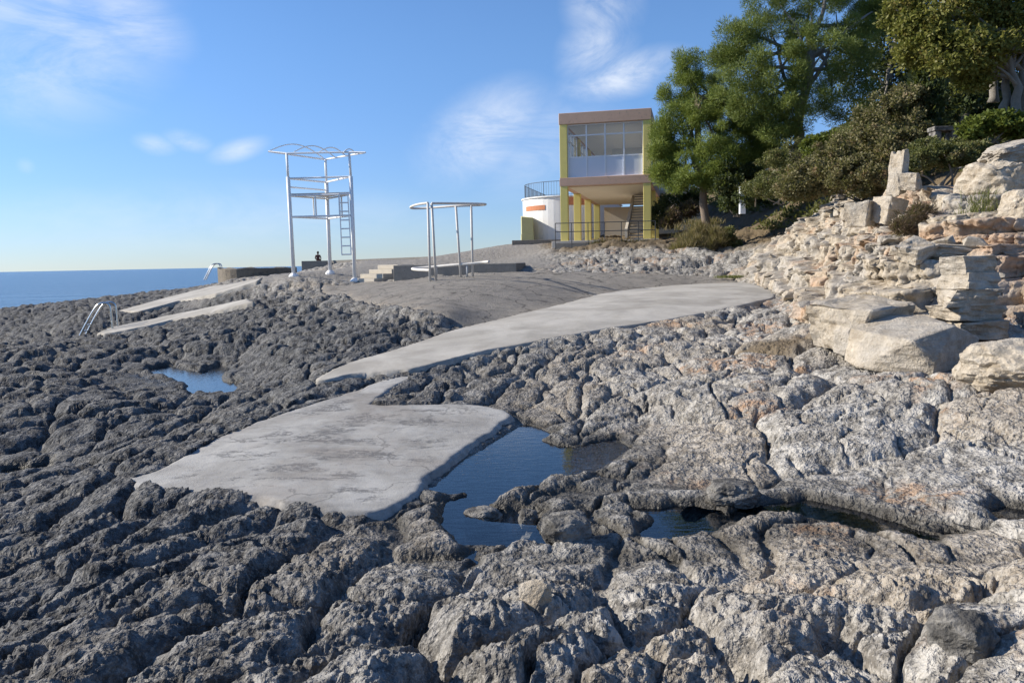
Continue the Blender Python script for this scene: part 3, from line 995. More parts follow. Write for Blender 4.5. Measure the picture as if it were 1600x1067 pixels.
def limestone(name, rust_attr):
    m, t = mat(name)
    P = pos(t)
    nm = t.noise(P, 5.5, 6, .66, .4); nf = t.noise(P, 34, 5, .7); nb = t.noise(P, .9, 4, .6, .5)
    mp = t.n('ShaderNodeMapping', {'Vector': P, 'Scale': (1, 1, 6)}).outputs[0]
    bed = t.noise(mp, 2.2, 5, .6, .3)
    col = t.mix(t.ramp(nm, [(.35, 0), (.65, 1)]), (.30, .245, .175), (.55, .485, .39))
    col = t.mix(t.math('MULTIPLY', t.ramp(bed, [(.45, 0), (.7, 1)]), .45), col, (.34, .30, .245))
    gr = A(t, 'grey') if rust_attr else t.ramp(nb, [(.45, 0), (.65, 1)])
    col = t.mix(t.math('MULTIPLY', gr, .55), col, (.36, .345, .32))
    if rust_attr:
        ru = t.math('MULTIPLY', A(t, 'rust'), t.ramp(nb, [(.35, .15), (.6, 1)]))
        col = t.mix(t.math('MULTIPLY', ru, .6), col, (.43, .25, .14))
    col = t.mix(t.math('MULTIPLY', t.ramp(nf, [(.55, 0), (.72, 1)]), .5), col, (.13, .115, .095))
    col = t.mix(t.math('MULTIPLY', t.ramp(nf, [(.30, 1), (.42, 0)]), .4), col, (.62, .57, .49))
    finish(t, col, .9, t.math('ADD', nf, t.math('ADD', t.math('MULTIPLY', nm, 1.8), bed)), .85, .03, spec=.2)
    return m


rock_face.data.materials.append(limestone('cliff_limestone', True))
limestone('loose_limestone', False)
m, t = mat('grey_boulder')
P = pos(t)
nm = t.noise(P, 6, 6, .66, .4); nf = t.noise(P, 36, 5, .7)
col = t.mix(t.ramp(nm, [(.4, 0), (.6, 1)]), (.07, .066, .06), (.26, .245, .22))
col = t.mix(t.math('MULTIPLY', t.ramp(nf, [(.52, 0), (.68, 1)]), .5), col, (.045, .045, .045))
finish(t, col, .9, t.math('ADD', nf, t.math('MULTIPLY', nm, 1.6)), .9, .022, spec=.25)


def hull_rock(name, rs, n=16, sx=1, sy=1, sz=1, box=.75, sub=0, amp=0.03, bev=.06):
    """angular block: hull of points near a box, edges worn, faces roughened"""
    bm = bmesh.new()
    for i in range(n):
        v = Vector((rs.uniform(-1, 1), rs.uniform(-1, 1), rs.uniform(-1, 1)))
        m_ = max(abs(v.x), abs(v.y), abs(v.z)); w_ = v.length
        v = v / (m_ * box + w_ * (1 - box))
        bm.verts.new((v.x * .5, v.y * .5, v.z * .5))
    r = bmesh.ops.convex_hull(bm, input=bm.verts[:])
    bmesh.ops.delete(bm, geom=[v for v in bm.verts if not v.link_faces], context='VERTS')
    bmesh.ops.dissolve_limit(bm, angle_limit=R(9), verts=bm.verts[:], edges=bm.edges[:])
    bmesh.ops.bevel(bm, geom=bm.edges[:], offset=bev, segments=1, affect='EDGES', profile=.6)
    if sub:
        bmesh.ops.triangulate(bm, faces=bm.faces[:])
        for _ in range(sub):
            bmesh.ops.subdivide_edges(bm, edges=[e for e in bm.edges if e.calc_length() > .07], cuts=1, use_grid_fill=True)
            bmesh.ops.triangulate(bm, faces=[f for f in bm.faces if len(f.verts) > 3])
        bm.normal_update()
        o = rs.uniform(0, 50)
        from mathutils import noise as mn
        for v in bm.verts:
            c = v.co
            k = mn.fractal(Vector((c.x * 3 + o, c.y * 3, c.z * 5)), 1.0, 2.0, 3) * amp + mn.noise(Vector((c.x * 11 + o, c.y * 11, c.z * 14))) * amp * .55
            v.co = c + v.normal * k
    for v in bm.verts:
        v.co.x *= sx; v.co.y *= sy; v.co.z *= sz
    me = bpy.data.meshes.new(name)
    bm.to_mesh(me); bm.free()
    return me


rs = random.Random(11)
STONES = [hull_rock('stone', rs, rs.randint(10, 15), 1, rs.uniform(.7, 1), rs.uniform(.45, .75), 0.88, 1, .02, .02) for _ in range(14)]
for me_ in STONES:
    me_.materials.append(MATS['loose_limestone'])
# loose blocks lying on the ledges of the cliff
rs = random.Random(3)
for i in range(75):
    u = int((rs.random() ** .75) * (NU - 120)) + 40
    r_ = rs.randint(4, CS.shape[1] - 10)
    if rs.random() < .5:
        r_ = int(r_ * .6) + 2
    p = Vector((float(CX[u, r_]), float(CY[u, r_]), float(CZ[u, r_])))
    sc = .09 + .34 * rs.random() ** 2.2
    o = link('stone', STONES[i % len(STONES)], None, rock_face)
    o.location = p + Vector((0, 0, sc * .12))
    o.rotation_euler = (rs.uniform(-.25, .25), rs.uniform(-.25, .25), rs.uniform(0, 6.28))
    o.scale = (sc * rs.uniform(.9, 1.7), sc, sc * rs.uniform(.6, 1.1))


def block_rock(name, rs_, amp=.06, cuts=9):
    """angular bedded block: a box out of square, its faces chipped and roughened"""
    from mathutils import noise as mn
    bm = bmesh.new()
    bmesh.ops.create_cube(bm, size=1.0)
    for v in bm.verts:
        v.co += Vector((rs_.uniform(-.13, .13), rs_.uniform(-.13, .13), rs_.uniform(-.07, .07)))
    bmesh.ops.bevel(bm, geom=bm.edges[:], offset=.03, segments=1, affect='EDGES')
    bmesh.ops.subdivide_edges(bm, edges=[e for e in bm.edges if e.calc_length() > .3], cuts=cuts, use_grid_fill=True)
    bm.normal_update()
    o = rs_.uniform(0, 50)
    for v in bm.verts:
        c = v.co
        q = Vector((c.x * 2.2 + o, c.y * 2.2, c.z * 3))
        cell = mn.cell(Vector((c.x * 3.3 + o, c.y * 3.3 + mn.noise(q) * .5, c.z * 4.2)))
        k = (cell - .5) * amp * .7 + mn.fractal(q, 1.0, 2.0, 4) * amp * .6 + mn.noise(Vector((c.x * 14 + o, c.y * 14, c.z * 18))) * amp * .18
        v.co = c + v.normal * k
    me = bpy.data.meshes.new(name); bm.to_mesh(me); bm.free()
    return me


def knob(name, rs_, amp):
    """rounded, pitted lump: displaced ball"""
    from mathutils import noise as mn
    bm = bmesh.new()
    bmesh.ops.create_icosphere(bm, subdivisions=5, radius=.5)
    o = rs_.uniform(0, 50)
    for v in bm.verts:
        c = v.co.normalized()
        k = mn.fractal(c * 1.6 + Vector((o, 0, 0)), 1.0, 2.0, 4) * .22 + abs(mn.noise(c * 5 + Vector((o, 3, 0)))) * -.10 + mn.noise(c * 13 + Vector((o, 9, 0))) * .018
        m_ = max(abs(c.x), abs(c.y), abs(c.z))
        v.co = c * (.5 * (.75 + .25 / m_) + k * amp / .05 * .38)
    me = bpy.data.meshes.new(name); bm.to_mesh(me); bm.free()
    return me


def boulder(label, pos_, size, rz=0., rx=0., ry=0., mat_='loose_limestone', seed=1, box=.8, n=18, amp=.02, group=None, sink=.25, bev=.05, sub=4, name='boulder', ball=False, block=False):
    rs_ = random.Random(seed)
    me_ = block_rock(name, rs_) if block else knob(name, rs_, .05) if ball else hull_rock(name, rs_, n, 1, 1, 1, box, sub, amp, bev)
    o = link(name, me_, mat_)
    o.scale = size
    o.rotation_euler = (rx, ry, rz)
    o.location = (pos_[0], pos_[1], pos_[2] + size[2] * (.5 - sink))
    tag(o, label, 'boulder', group)
    return o


def gp(px, py, z0=1.3):
    """ground point seen at a pixel: march the ray to the built rock surface"""
    v = ray(px, py)
    ts = np.exp(np.linspace(np.log(2.0), np.log(60), 900))
    X_ = (v.x * ts).astype(np.float32); Y_ = (v.y * ts).astype(np.float32); Z_ = EYE + v.z * ts
    g = _bil(X_, Y_)
    i = np.argmax(g > Z_)
    return Vector((float(X_[i]), float(Y_[i]), float(g[i])))
# ------------------------------------------------------------------ simple paints
def paint(name, c, rough=.6, metal=0., var=.18, scale=6., wear=None, spec=.4, bump=.15, bd=.004):
    m, t = mat(name)
    P = pos(t)
    n = t.noise(P, scale, 5, .65, .3)
    lo = tuple(x * (1 - var) for x in c); hi = tuple(min(1, x * (1 + var)) for x in c)
    col = t.mix(n, lo, hi)
    if wear:
        k = t.ramp(t.noise(P, scale * 2.6, 6, .7, .4), [(wear[1], 0), (min(1, wear[1] + .12), 1)])
        col = t.mix(t.math('MULTIPLY', k, .8), col, wear[0])
    finish(t, col, rough, t.noise(P, scale * 9, 4, .6), bump, bd, metal, spec)
    return m


paint('white_metal', (.84, .83, .81), .6, wear=((.42, .36, .30), .64))
paint('grey_metal', (.60, .57, .52), .65, wear=((.30, .17, .09), .60), scale=9)
paint('steel', (.62, .62, .60), .25, 1.0, var=.08)
paint('dark_metal', (.045, .05, .055), .5)
paint('step_concrete', (.50, .45, .37), .9, wear=((.36, .32, .26), .62), bump=.4, bd=.01)
paint('wall_concrete', (.23, .215, .19), .92, var=.3, wear=((.10, .095, .085), .56), bump=.6, bd=.02)
paint('ramp_concrete', (.33, .305, .27), .92, var=.2, wear=((.20, .185, .165), .58), bump=.5, bd=.015)
paint('stone_masonry', (.20, .17, .13), .92, var=.35, wear=((.07, .06, .05), .52), bump=.9, bd=.04, scale=3.5)
paint('yellow_paint', (.76, .63, .20), .8, var=.10, wear=((.50, .46, .24), .66), scale=3)
paint('pink_render', (.60, .395, .28), .88, var=.15, wear=((.30, .25, .21), .58), scale=3, bump=.3, bd=.01)
paint('cream_plaster', (.66, .58, .46), .9, var=.1, wear=((.50, .40, .30), .62), scale=2)
paint('white_plaster', (.76, .75, .72), .9, var=.07, wear=((.58, .56, .52), .66), scale=2, bump=.3, bd=.01)
paint('orange_render', (.50, .20, .10), .88, var=.15, scale=4)
paint('olive_paint', (.50, .47, .24), .85, var=.12, wear=((.55, .52, .42), .64), scale=3)
paint('panel_white', (.66, .70, .77), .45, var=.04, scale=2)
paint('frame_white', (.78, .80, .83), .4, var=.04, scale=2)
paint('stair_concrete', (.50, .46, .40), .9, var=.15, scale=3)
paint('bark_pine', (.22, .17, .13), .95, var=.35, scale=7, bump=.9, bd=.04)
paint('bark_grey', (.25, .23, .20), .95, var=.35, scale=7, bump=.9, bd=.04)
m, t = mat('window_glass')
fr = t.n('ShaderNodeFresnel', {'IOR': 1.5}).outputs[0]
gl = t.n('ShaderNodeBsdfGlossy', {'Color': (1, 1, 1, 1), 'Roughness': .02}).outputs[0]
tr = t.n('ShaderNodeBsdfTransparent', {'Color': (.95, .96, .96, 1)}).outputs[0]
t.n('ShaderNodeOutputMaterial', {'Surface': t.n('ShaderNodeMixShader', {0: t.math('MULTIPLY', fr, .8, clamp=True), 1: tr, 2: gl}).outputs[0]})


def part(name, matn, parent, fn, bevel=0., smooth=False):
    m_ = MB(); fn(m_)
    return m_.build(name, matn, parent, smooth, bevel)


def root(name, p, rz=0.):
    return empty(name, tuple(p), rz)


def loc(o, p):
    """world point -> the thing's own coordinates"""
    c, s_ = math.cos(o.rotation_euler.z), math.sin(o.rotation_euler.z)
    d = Vector(p) - Vector(o.location)
    return Vector((d.x * c + d.y * s_, -d.x * s_ + d.y * c, d.z))


# ------------------------------------------------------------------ lifeguard tower
PL = [atd(459, 427, 30.0), atd(516, 425, 31.6), atd(554, 421, 29.8)]
JT = [atd(450, 277, 30.0), atd(510, 284, 31.6), atd(548, 276, 29.8)]
TP = [atd(448, 240, 30.0), atd(508.5, 250, 31.6), atd(545.5, 238, 29.8)]
for p in PL:
    p.z = gz(p.x, p.y) - .03
tw = root('lifeguard_tower', ((PL[0] + PL[1] + PL[2]) / 3))
tag(tw, 'tall white metal lifeguard tower frame with side ladder and bare hooped canopy', 'lifeguard tower')
TL = lambda p: loc(tw, p)
for a, b, c in zip(PL, JT, TP):
    post = part('post', 'white_metal', tw, lambda m_: m_.tube([TL(a), TL(b)], .075, 12), smooth=True)
    part('upper_pole', 'white_metal', post, lambda m_: m_.tube([TL(b - Vector((0, 0, .03))), TL(c)], .045, 10), smooth=True)
    part('base_plate', 'white_metal', post, lambda m_: m_.tube([TL(a + Vector((0, 0, -.05))), TL(a + Vector((0, 0, .06))), TL(a + Vector((0, 0, .16)))], [.19, .19, .09], 10))


def lerp_post(i, z):
    a, b = PL[i], JT[i]
    return a + (b - a) * ((z - a.z) / (b.z - a.z))


ZT = [JT[0].z - .05, 5.66, 5.33, 4.55]
for (i, j) in ((0, 1), (1, 2), (2, 0)):
    part('top_rail', 'white_metal', tw, lambda m_: m_.tube([TL(lerp_post(i, ZT[0])), TL(lerp_post(j, ZT[0]))], .034, 8))
    part('lower_rail', 'white_metal', tw, lambda m_: m_.tube([TL(lerp_post(i, ZT[3])), TL(lerp_post(j, ZT[3]))], .034, 8))
    part('platform_rim', 'white_metal', tw, lambda m_: m_.tube([TL(lerp_post(i, ZT[2])), TL(lerp_post(j, ZT[2]))], .034, 8))
part('middle_rail', 'white_metal', tw, lambda m_: m_.tube([TL(lerp_post(0, ZT[1])), TL(lerp_post(1, ZT[1]))], .03, 8))
tri = [TL(lerp_post(i, ZT[2])) for i in range(3)]
part('platform', 'grey_metal', tw, lambda m_: m_.prism([(q.x * .97, q.y * .97) for q in (tri[0], tri[2], tri[1])], tri[0].z + .045, tri[0].z + .085))
for f, (i, j) in ((.42, (0, 2)), (.62, (0, 1)), (.8, (0, 2)), (.6, (1, 2))):
    a = lerp_post(i, ZT[2]).lerp(lerp_post(j, ZT[2]), f); b = lerp_post(i, ZT[3]).lerp(lerp_post(j, ZT[3]), f)
    part('strut', 'white_metal', tw, lambda m_: m_.tube([TL(a), TL(b)], .03, 6))
# ladder beside the right post
la, lb = lerp_post(2, 5.35), lerp_post(2, 3.08)
q0 = la.lerp(lerp_post(0, 5.35), .05); q1 = la.lerp(lerp_post(0, 5.35), .185)
w0 = lb.lerp(lerp_post(0, 3.08), .035); w1 = lb.lerp(lerp_post(0, 3.08), .185)
fwd = Vector((0, -.10, 0))
lad = part('ladder', 'white_metal', tw, lambda m_: (m_.tube([TL(q0 + fwd), TL(w0 + fwd)], .022, 6), m_.tube([TL(q1 + fwd), TL(w1 + fwd)], .022, 6)))
for k in range(8):
    f = (k + .04) / 7.1
    part('rung', 'white_metal', lad, lambda m_: m_.tube([TL(q0.lerp(w0, f) + fwd), TL(q1.lerp(w1, f) + fwd)], .028, 6))
# canopy hoops
CA, CB, CM = atd(419.5, 237, 30.3), atd(571, 241, 29.6), atd(508, 249.5, 31.75)
CB.z = (TP[2].z + CB.z) / 2
part('canopy_rail', 'white_metal', tw, lambda m_: m_.tube([TL(CA), TL(TP[0]), TL(TP[2]), TL(CB)], .032, 8))
part('canopy_rail', 'white_metal', tw, lambda m_: m_.tube([TL(CA), TL(CM)], .032, 8))
part('canopy_rail', 'white_metal', tw, lambda m_: m_.tube([TL(CM), TL(CB)], .032, 8))
for f in (0., .27, .53, .78):
    a, b = CA.lerp(CB, f), CM.lerp(CB, f)
    hgt_ = .34 * (1 - f) + .08
    part('hoop', 'white_metal', tw, lambda m_: m_.tube([TL(a.lerp(b, k / 14) + Vector((0, 0, math.sin(math.pi * k / 14) * hgt_))) for k in range(15)], .022, 6))

# ------------------------------------------------------------------ changing cabin frame
def sm(pts, n=3):
    p = [Vector(q) for q in pts]
    for _ in range(n):
        q = [p[0]]
        for a, b in zip(p[:-1], p[1:]):
            q += [a * .75 + b * .25, a * .25 + b * .75]
        q.append(p[-1]); p = q
    return p


ZR = 4.46
fa = (-2.38, 23.3); fb = (-2.22, 23.42); fcx = (-1.56, 24.7); fdx = (-1.18, 24.62)
cab = root('changing_cabin_frame', (-1.9, 24.2, gz(-1.9, 24.2)))
tag(cab, 'bare oval pipe frame of a changing cabin on the tarmac, low ring bench rail', 'changing cabin')
CL = lambda p: loc(cab, p)


def apz(x, y): return mz(x, y) + .03


for (x, y), (tx, ty) in ((fa, fa), (fb, (-2.28, 23.42)), (fcx, (-1.66, 24.72)), (fdx, fdx)):
    part('post', 'grey_metal', cab, lambda m_: m_.tube([CL((x, y, apz(x, y) - .05)), CL((tx, ty, ZR))], .038, 10), smooth=True)
part('top_rail', 'grey_metal', cab, lambda m_: m_.tube([CL(v) for v in sm([(-2.38, 23.3, ZR), (-2.78, 23.8, ZR), (-3.12, 24.9, ZR), (-3.1, 25.5, ZR), (-2.6, 25.4, ZR), (-2.1, 25.0, ZR), (-1.66, 24.72, ZR), (-1.18, 24.62, ZR),
                                                                            (-.8, 24.55, ZR), (-.68, 24.2, ZR), (-1.0, 23.95, ZR), (-1.5, 23.7, ZR), (-2.28, 23.42, ZR)])], .036, 8), smooth=True)
zl = 2.62
part('lower_rail', 'grey_metal', cab, lambda m_: m_.tube([CL(v) for v in sm([(-2.38, 23.3, zl - .12), (-2.78, 23.8, zl - .1), (-3.12, 24.9, zl - .08), (-3.1, 25.4, zl - .06), (-2.6, 25.3, zl - .04), (-2.1, 25.0, zl), (-1.6, 24.72, zl + .03), (-1.18, 24.6, zl + .05),
                                                                              (-.8, 24.5, zl + .09), (-.66, 24.2, zl + .1)])], .045, 8), smooth=True)
for x, y in ((-2.36, 25.1), (-1.36, 24.66)):
    part('support', 'grey_metal', cab, lambda m_: m_.tube([CL((x, y, apz(x, y) - .05)), CL((x, y, zl + .0))], .034, 8), smooth=True)

# ------------------------------------------------------------------ platform with steps
zt = 2.66
plat = root('concrete_platform', (-1.8, 29.0, 2.2))
tag(plat, 'low concrete platform with dark shaded front behind the changing cabin frame', 'platform')
part('deck', 'wall_concrete', plat, lambda m_: m_.prism([tuple(CLp.xy) for CLp in [loc(plat, (x, y, 0)) for x, y in ((-4.2, 28.3), (.2, 27.5), (.6, 31.5), (-2.6, 31.5), (-3.9, 29.9))]], 1.5 - 2.2, zt - 2.2), bevel=.02)
stp = root('concrete_steps', tuple(at(556, 443, 2.02)))
tag(stp, 'flight of four pale cream concrete steps at the platform end', 'steps')
rd = Vector((.8, -.6, 0)); cd = Vector((.6, .8, 0))
s0 = at(549, 442.5, 2.02)
for k in range(4):
    a = s0 + cd * (.46 * k)
    pts = [a, a + rd * 1.25, a + rd * 1.25 + cd * (.46 * (4 - k) + .3), a + cd * (.46 * (4 - k) + .3)]
    part('step', 'step_concrete', stp, lambda m_: m_.prism([tuple((loc(stp, p)).xy) for p in pts], (.165 * k - .25 if k == 0 else .165 * k + .002), .165 * (k + 1)), bevel=.012)

# ------------------------------------------------------------------ landing at the foot of the ramps
c0 = at(190, 487, .95)
sb = root('landing_steps', (c0.x, c0.y, .3))
tag(sb, 'short worn concrete steps going down behind the steel swim ladder', 'steps')
for k in range(3):
    part('step', 'ramp_concrete', sb, lambda m_: m_.box(-1.05 - .28 * k, .1 - .0 * k - .02 * k, -.9, .35 + .004 * k, -.4, .62 - .2 * k), bevel=.015)


# ------------------------------------------------------------------ swim ladders
def swim_ladder(base, ang, h, reach, drop, label, r=.024, n=4):
    o = root('swim_ladder', tuple(base), ang)
    tag(o, label, 'ladder', 'swim ladders on the shore')
    for yy in (0., .52):
        pts = sm([(0, yy, -.05), (0, yy, h * .72), (-.06, yy, h), (-.3, yy, h * 1.04), (-.52, yy, h * .86), (-reach, yy, -drop)], 3)
        part('handrail', 'steel', o, lambda m_: m_.tube(pts, r, 8), smooth=True)
    for k in range(n):
        f = (k + .5) / n
        x = -.62 - (reach - .62) * f; z = h * .74 + (-drop - h * .74) * f
        if z < .15:
            part('tread', 'steel', o, lambda m_: m_.box(x - .05, x + .05, .01, .51, z - .015, z + .015))
    return o


p = at(176, 514, .72)
swim_ladder(p, R(8), .86, 1.25, .55, 'shiny steel swim ladder with two arched handrails at the ramp foot', .036, 6)
p = at(343, 431, 1.95); p = atd(345, 429, 46)
swim_ladder(p, R(10), .62, .95, .3, 'small far swim ladder against the sea by the stone breakwater', .03, 4)

# ------------------------------------------------------------------ breakwater and far parapet
bw = MB()
P0 = [atd(340, 431, 44), atd(352, 433, 42), atd(400, 431, 42), atd(455, 429, 44)]
line = sm([(q.x, q.y, 0) for q in P0], 2)
pts = [(v.x, v.y) for v in line] + [(v.x + .1, v.y + .9) for v in reversed(line)]
bw.prism(pts, [1.4] * len(pts), [2.64 + .04 * math.sin(i * 1.7) for i in range(len(pts))])
b_ = bw.build('stone_breakwater', 'stone_masonry', bevel=.05)
tag(b_, 'low curved brown stone breakwater beside the tower on the sea edge', 'sea wall')
a, b = atd(505, 407.5, 70), atd(800, 396, 58)
pw = MB()
d_ = (b - a).normalized(); n_v = Vector((-d_.y, d_.x, 0))
pw.prism([tuple(a.xy), tuple(b.xy), tuple((b + n_v * .5).xy), tuple((a + n_v * .5).xy)], [2.0, 2.4, 2.4, 2.0], [a.z, b.z, b.z, a.z])
b_ = pw.build('promenade_parapet', 'wall_concrete', bevel=.02)
tag(b_, 'long low dark parapet along the far edge of the promenade', 'parapet')
a2 = atd(474, 408, 69)
bl_ = MB().box(-.1, 2.1, -.3, .8, -1.0, .0)
blk = bl_.build('seat_wall', 'wall_concrete', bevel=.03)
blk.location = a2
tag(blk, 'short low concrete wall under the seated person', 'wall')

# ------------------------------------------------------------------ pavilion
B0 = atd(883, 376.5, 41.0)
BZ = B0.z
pav = root('beach_pavilion', tuple(B0), R(-13))
tag(pav, 'two storey glazed pavilion on yellow columns with pink brown beams and open stair', 'building')
WX, DY = 4.2, 14.1
cw_ = .19
LOW, BAND, UP, ROOF = 2.76, 3.18, 5.84, 6.40
for x in (0, WX):
    for k in range(4):
        y = k * 4.7
        part('column', 'yellow_paint', pav, lambda m_: m_.box(x - cw_, x + cw_, y - cw_, y + cw_, -.4, LOW), bevel=.015)
        part('upper_column', 'yellow_paint', pav, lambda m_: m_.box(x - cw_, x + cw_, y - cw_, y + cw_, BAND, UP), bevel=.015)
part('floor_band', 'pink_render', pav, lambda m_: m_.box(-cw_ - .02, WX + cw_ + .02, -cw_ - .02, DY + .4, LOW + .002, BAND - .002), bevel=.015)
part('soffit', 'cream_plaster', pav, lambda m_: m_.box(cw_ + .02, WX - cw_ - .02, cw_ + .02, DY, LOW - .03, LOW))
part('floor', 'stair_concrete', pav, lambda m_: m_.box(cw_, WX - cw_, cw_, DY, BAND, BAND + .03))
part('roof_band', 'pink_render', pav, lambda m_: m_.box(-cw_ - .03, WX + cw_ + .03, -cw_ - .03, DY + .4, UP + .002, ROOF), bevel=.02)
part('ceiling', 'white_plaster', pav, lambda m_: m_.box(cw_, WX - cw_, cw_, DY, UP - .05, UP))
part('back_wall', 'cream_plaster', pav, lambda m_: m_.box(-cw_, WX + cw_, DY + .2, DY + .38, BAND, UP))
part('partition', 'white_plaster', pav, lambda m_: m_.box(1.5, WX - .3, 9.3, 9.45, BAND + .03, UP - .05))
part('counter', 'stair_concrete', pav, lambda m_: m_.box(1.7, 3.6, 8.3, 8.8, BAND + .03, BAND + 1.05), bevel=.02)


def glazing(x0, x1, n, M):
    """one bay of windows: white frame, two rows of panes, a row of solid panels; M maps (along, 0, up)"""
    z0, z1, z2, z3 = BAND, BAND + 1.02, UP - .56, UP
    w = (x1 - x0) / n
    fr_ = MB()
    for zz_ in (z0 + .03, z1, z2, z3 - .035):
        fr_.box(x0, x1, -.035, .035, zz_ - .03, zz_ + .03, M)
    ob = fr_.build('window_frame', 'frame_white', pav)
    for k in range(n + 1):
        xx = x0 + k * w
        part('mullion', 'frame_white', ob, lambda m_: m_.box(xx - .032, xx + .032, -.045, .045, z0 + .001, z3 - .003, M))
    for k in range(n):
        a_, b_ = x0 + k * w + .03, x0 + (k + 1) * w - .03
        part('panel', 'panel_white', pav, lambda m_: m_.box(a_, b_, -.012, .012, z0 + .06, z1 - .03, M))
        part('pane', 'window_glass', pav, lambda m_: m_.box(a_, b_, -.004, .004, z1 + .03, z2 - .03, M))
        part('pane', 'window_glass', pav, lambda m_: m_.box(a_, b_, -.004, .004, z2 + .03, z3 - .06, M))


glazing(cw_ + .02, WX - cw_ - .02, 4, Matrix.Translation((0, .0, 0)))
for x in (0, WX):
    for k in range(3):
        y = k * 4.7
        M_ = Matrix.Translation((x, y, 0)) @ Matrix.Rotation(R(90), 4, 'Z')
        glazing(cw_ + .02, 4.7 - cw_ - .02, 4, M_)
part('bounce_floor', 'stair_concrete', pav, lambda m_: m_.box(-.6, WX + .6, -.6, DY + .5, -.6, -.02), bevel=.02)  # pale floor slab added to bounce light into the open ground floor
# open stair
y0, y1, zs0 = 2.0, 7.0, .05
nst = 16
st = part('stair_string', 'stair_concrete', pav, lambda m_: (m_.v.extend([(2.92, y0 - .25, zs0 - .3), (3.06, y0 - .25, zs0 - .3), (3.06, y1, LOW - .35), (2.92, y1, LOW - .35), (2.92, y0 - .25, zs0 + .55), (3.06, y0 - .25, zs0 + .55), (3.06, y1, LOW - .04), (2.92, y1, LOW - .04)]),
                                                            m_.f.extend([(0, 1, 2, 3), (4, 5, 6, 7), (0, 1, 5, 4), (1, 2, 6, 5), (2, 3, 7, 6), (3, 0, 4, 7)])))
for k in range(nst):
    f = k / nst
    part('tread', 'stair_concrete', pav, lambda m_: m_.box(3.08, 3.96, y0 + (y1 - y0) * f, y0 + (y1 - y0) * f + .34, zs0 + (LOW - zs0) * f, zs0 + (LOW - zs0) * f + .085))
part('lower_wall', 'cream_plaster', pav, lambda m_: m_.box(.45, 4.35, 14.5, 14.7, -.3, LOW - .18))

# ------------------------------------------------------------------ round white terrace
tc_ = atd(886, 376, 60.0)
ter = root('round_terrace', (tc_.x, tc_.y, 4.1))
tag(ter, 'rounded white plaster terrace with dark railing and orange bands beside the pavilion', 'terrace')
RT_ = 3.3
dirv = Vector((math.cos(R(77)), math.sin(R(77)), 0)); nrm = Vector((dirv.y, -dirv.x, 0))
arc = []
for k in range(25):
    a_ = R(77 - 90) - R(180) * k / 24
    arc.append((RT_ * math.cos(a_), RT_ * math.sin(a_)))
Lw = 9.0
outline = [(nrm.x * RT_ + dirv.x * Lw, nrm.y * RT_ + dirv.y * Lw)] + arc + [(-nrm.x * RT_ + dirv.x * Lw, -nrm.y * RT_ + dirv.y * Lw)]
TZH = 3.15
part('wall', 'white_plaster', ter, lambda m_: m_.prism(list(reversed(outline)), -.4, TZH))
part('coping', 'white_plaster', ter, lambda m_: m_.prism([(x * 1.03, y * 1.03) for x, y in reversed(outline)], TZH + .002, TZH + .10), bevel=.02)


def band(a0, a1, z0, z1):
    m_ = MB(); n = 8
    for k in range(n + 1):
        a_ = R(a0 + (a1 - a0) * k / n)
        for rr_, z_ in ((RT_ - .02, z0), (RT_ + .03, z0), (RT_ + .03, z1), (RT_ - .02, z1)):
            m_.v.append((rr_ * math.cos(a_), rr_ * math.sin(a_), z_))
    for k in range(n):
        for j in range(4):
            m_.f.append((k * 4 + j, (k + 1) * 4 + j, (k + 1) * 4 + (j + 1) % 4, k * 4 + (j + 1) % 4))
    m_.f += [(0, 1, 2, 3), (n * 4 + 3, n * 4 + 2, n * 4 + 1, n * 4)]
    return m_.build('orange_band', 'orange_render', ter)


band(-158, -122, 2.28, 2.62)
band(-101, -62, 2.55, 3.12)
bt = loc(ter, atd(824, 376, 56.5))
part('buttress', 'olive_paint', ter, lambda m_: m_.prism([(bt.x - .40, bt.y - .2), (bt.x + .44, bt.y - .2), (bt.x + .44, bt.y + 2.2), (bt.x - .40, bt.y + 2.2)], -.4, [1.75, 1.68, 1.85, 1.95]), bevel=.02)
part('buttress_foot', 'olive_paint', ter, lambda m_: m_.box(bt.x - .43, bt.x + .47, bt.y - .24, bt.y + 2.2, -.4, .55), bevel=.02)
rail_pts = [Vector((x * .95, y * .95, 0)) for x, y in outline]
rl = part('railing', 'dark_metal', ter, lambda m_: (m_.tube([v + Vector((0, 0, TZH + 1.12)) for v in rail_pts], .022, 6), m_.tube([v + Vector((0, 0, TZH + .18)) for v in rail_pts], .015, 6)))
fine = []
for a_, b_ in zip(rail_pts[:-1], rail_pts[1:]):
    n = max(1, int((b_ - a_).length / .2))
    fine += [a_.lerp(b_, k / n) for k in range(n)]
part('baluster', 'dark_metal', rl, lambda m_: [m_.tube([v + Vector((0, 0, TZH + .10)), v + Vector((0, 0, TZH + 1.12))], .009, 4) for v in fine])
for v in fine[::8]:
    part('post', 'dark_metal', rl, lambda m_: m_.tube([v + Vector((0, 0, TZH)), v + Vector((0, 0, TZH + 1.14))], .024, 6))
pl_ = loc(ter, atd(800, 380, 54)); pr_ = loc(ter, atd(880, 379, 54))
part('plinth', 'wall_concrete', ter, lambda m_: m_.box(pl_.x, pr_.x, pl_.y, pl_.y + 6, -1.2, .06), bevel=.02)

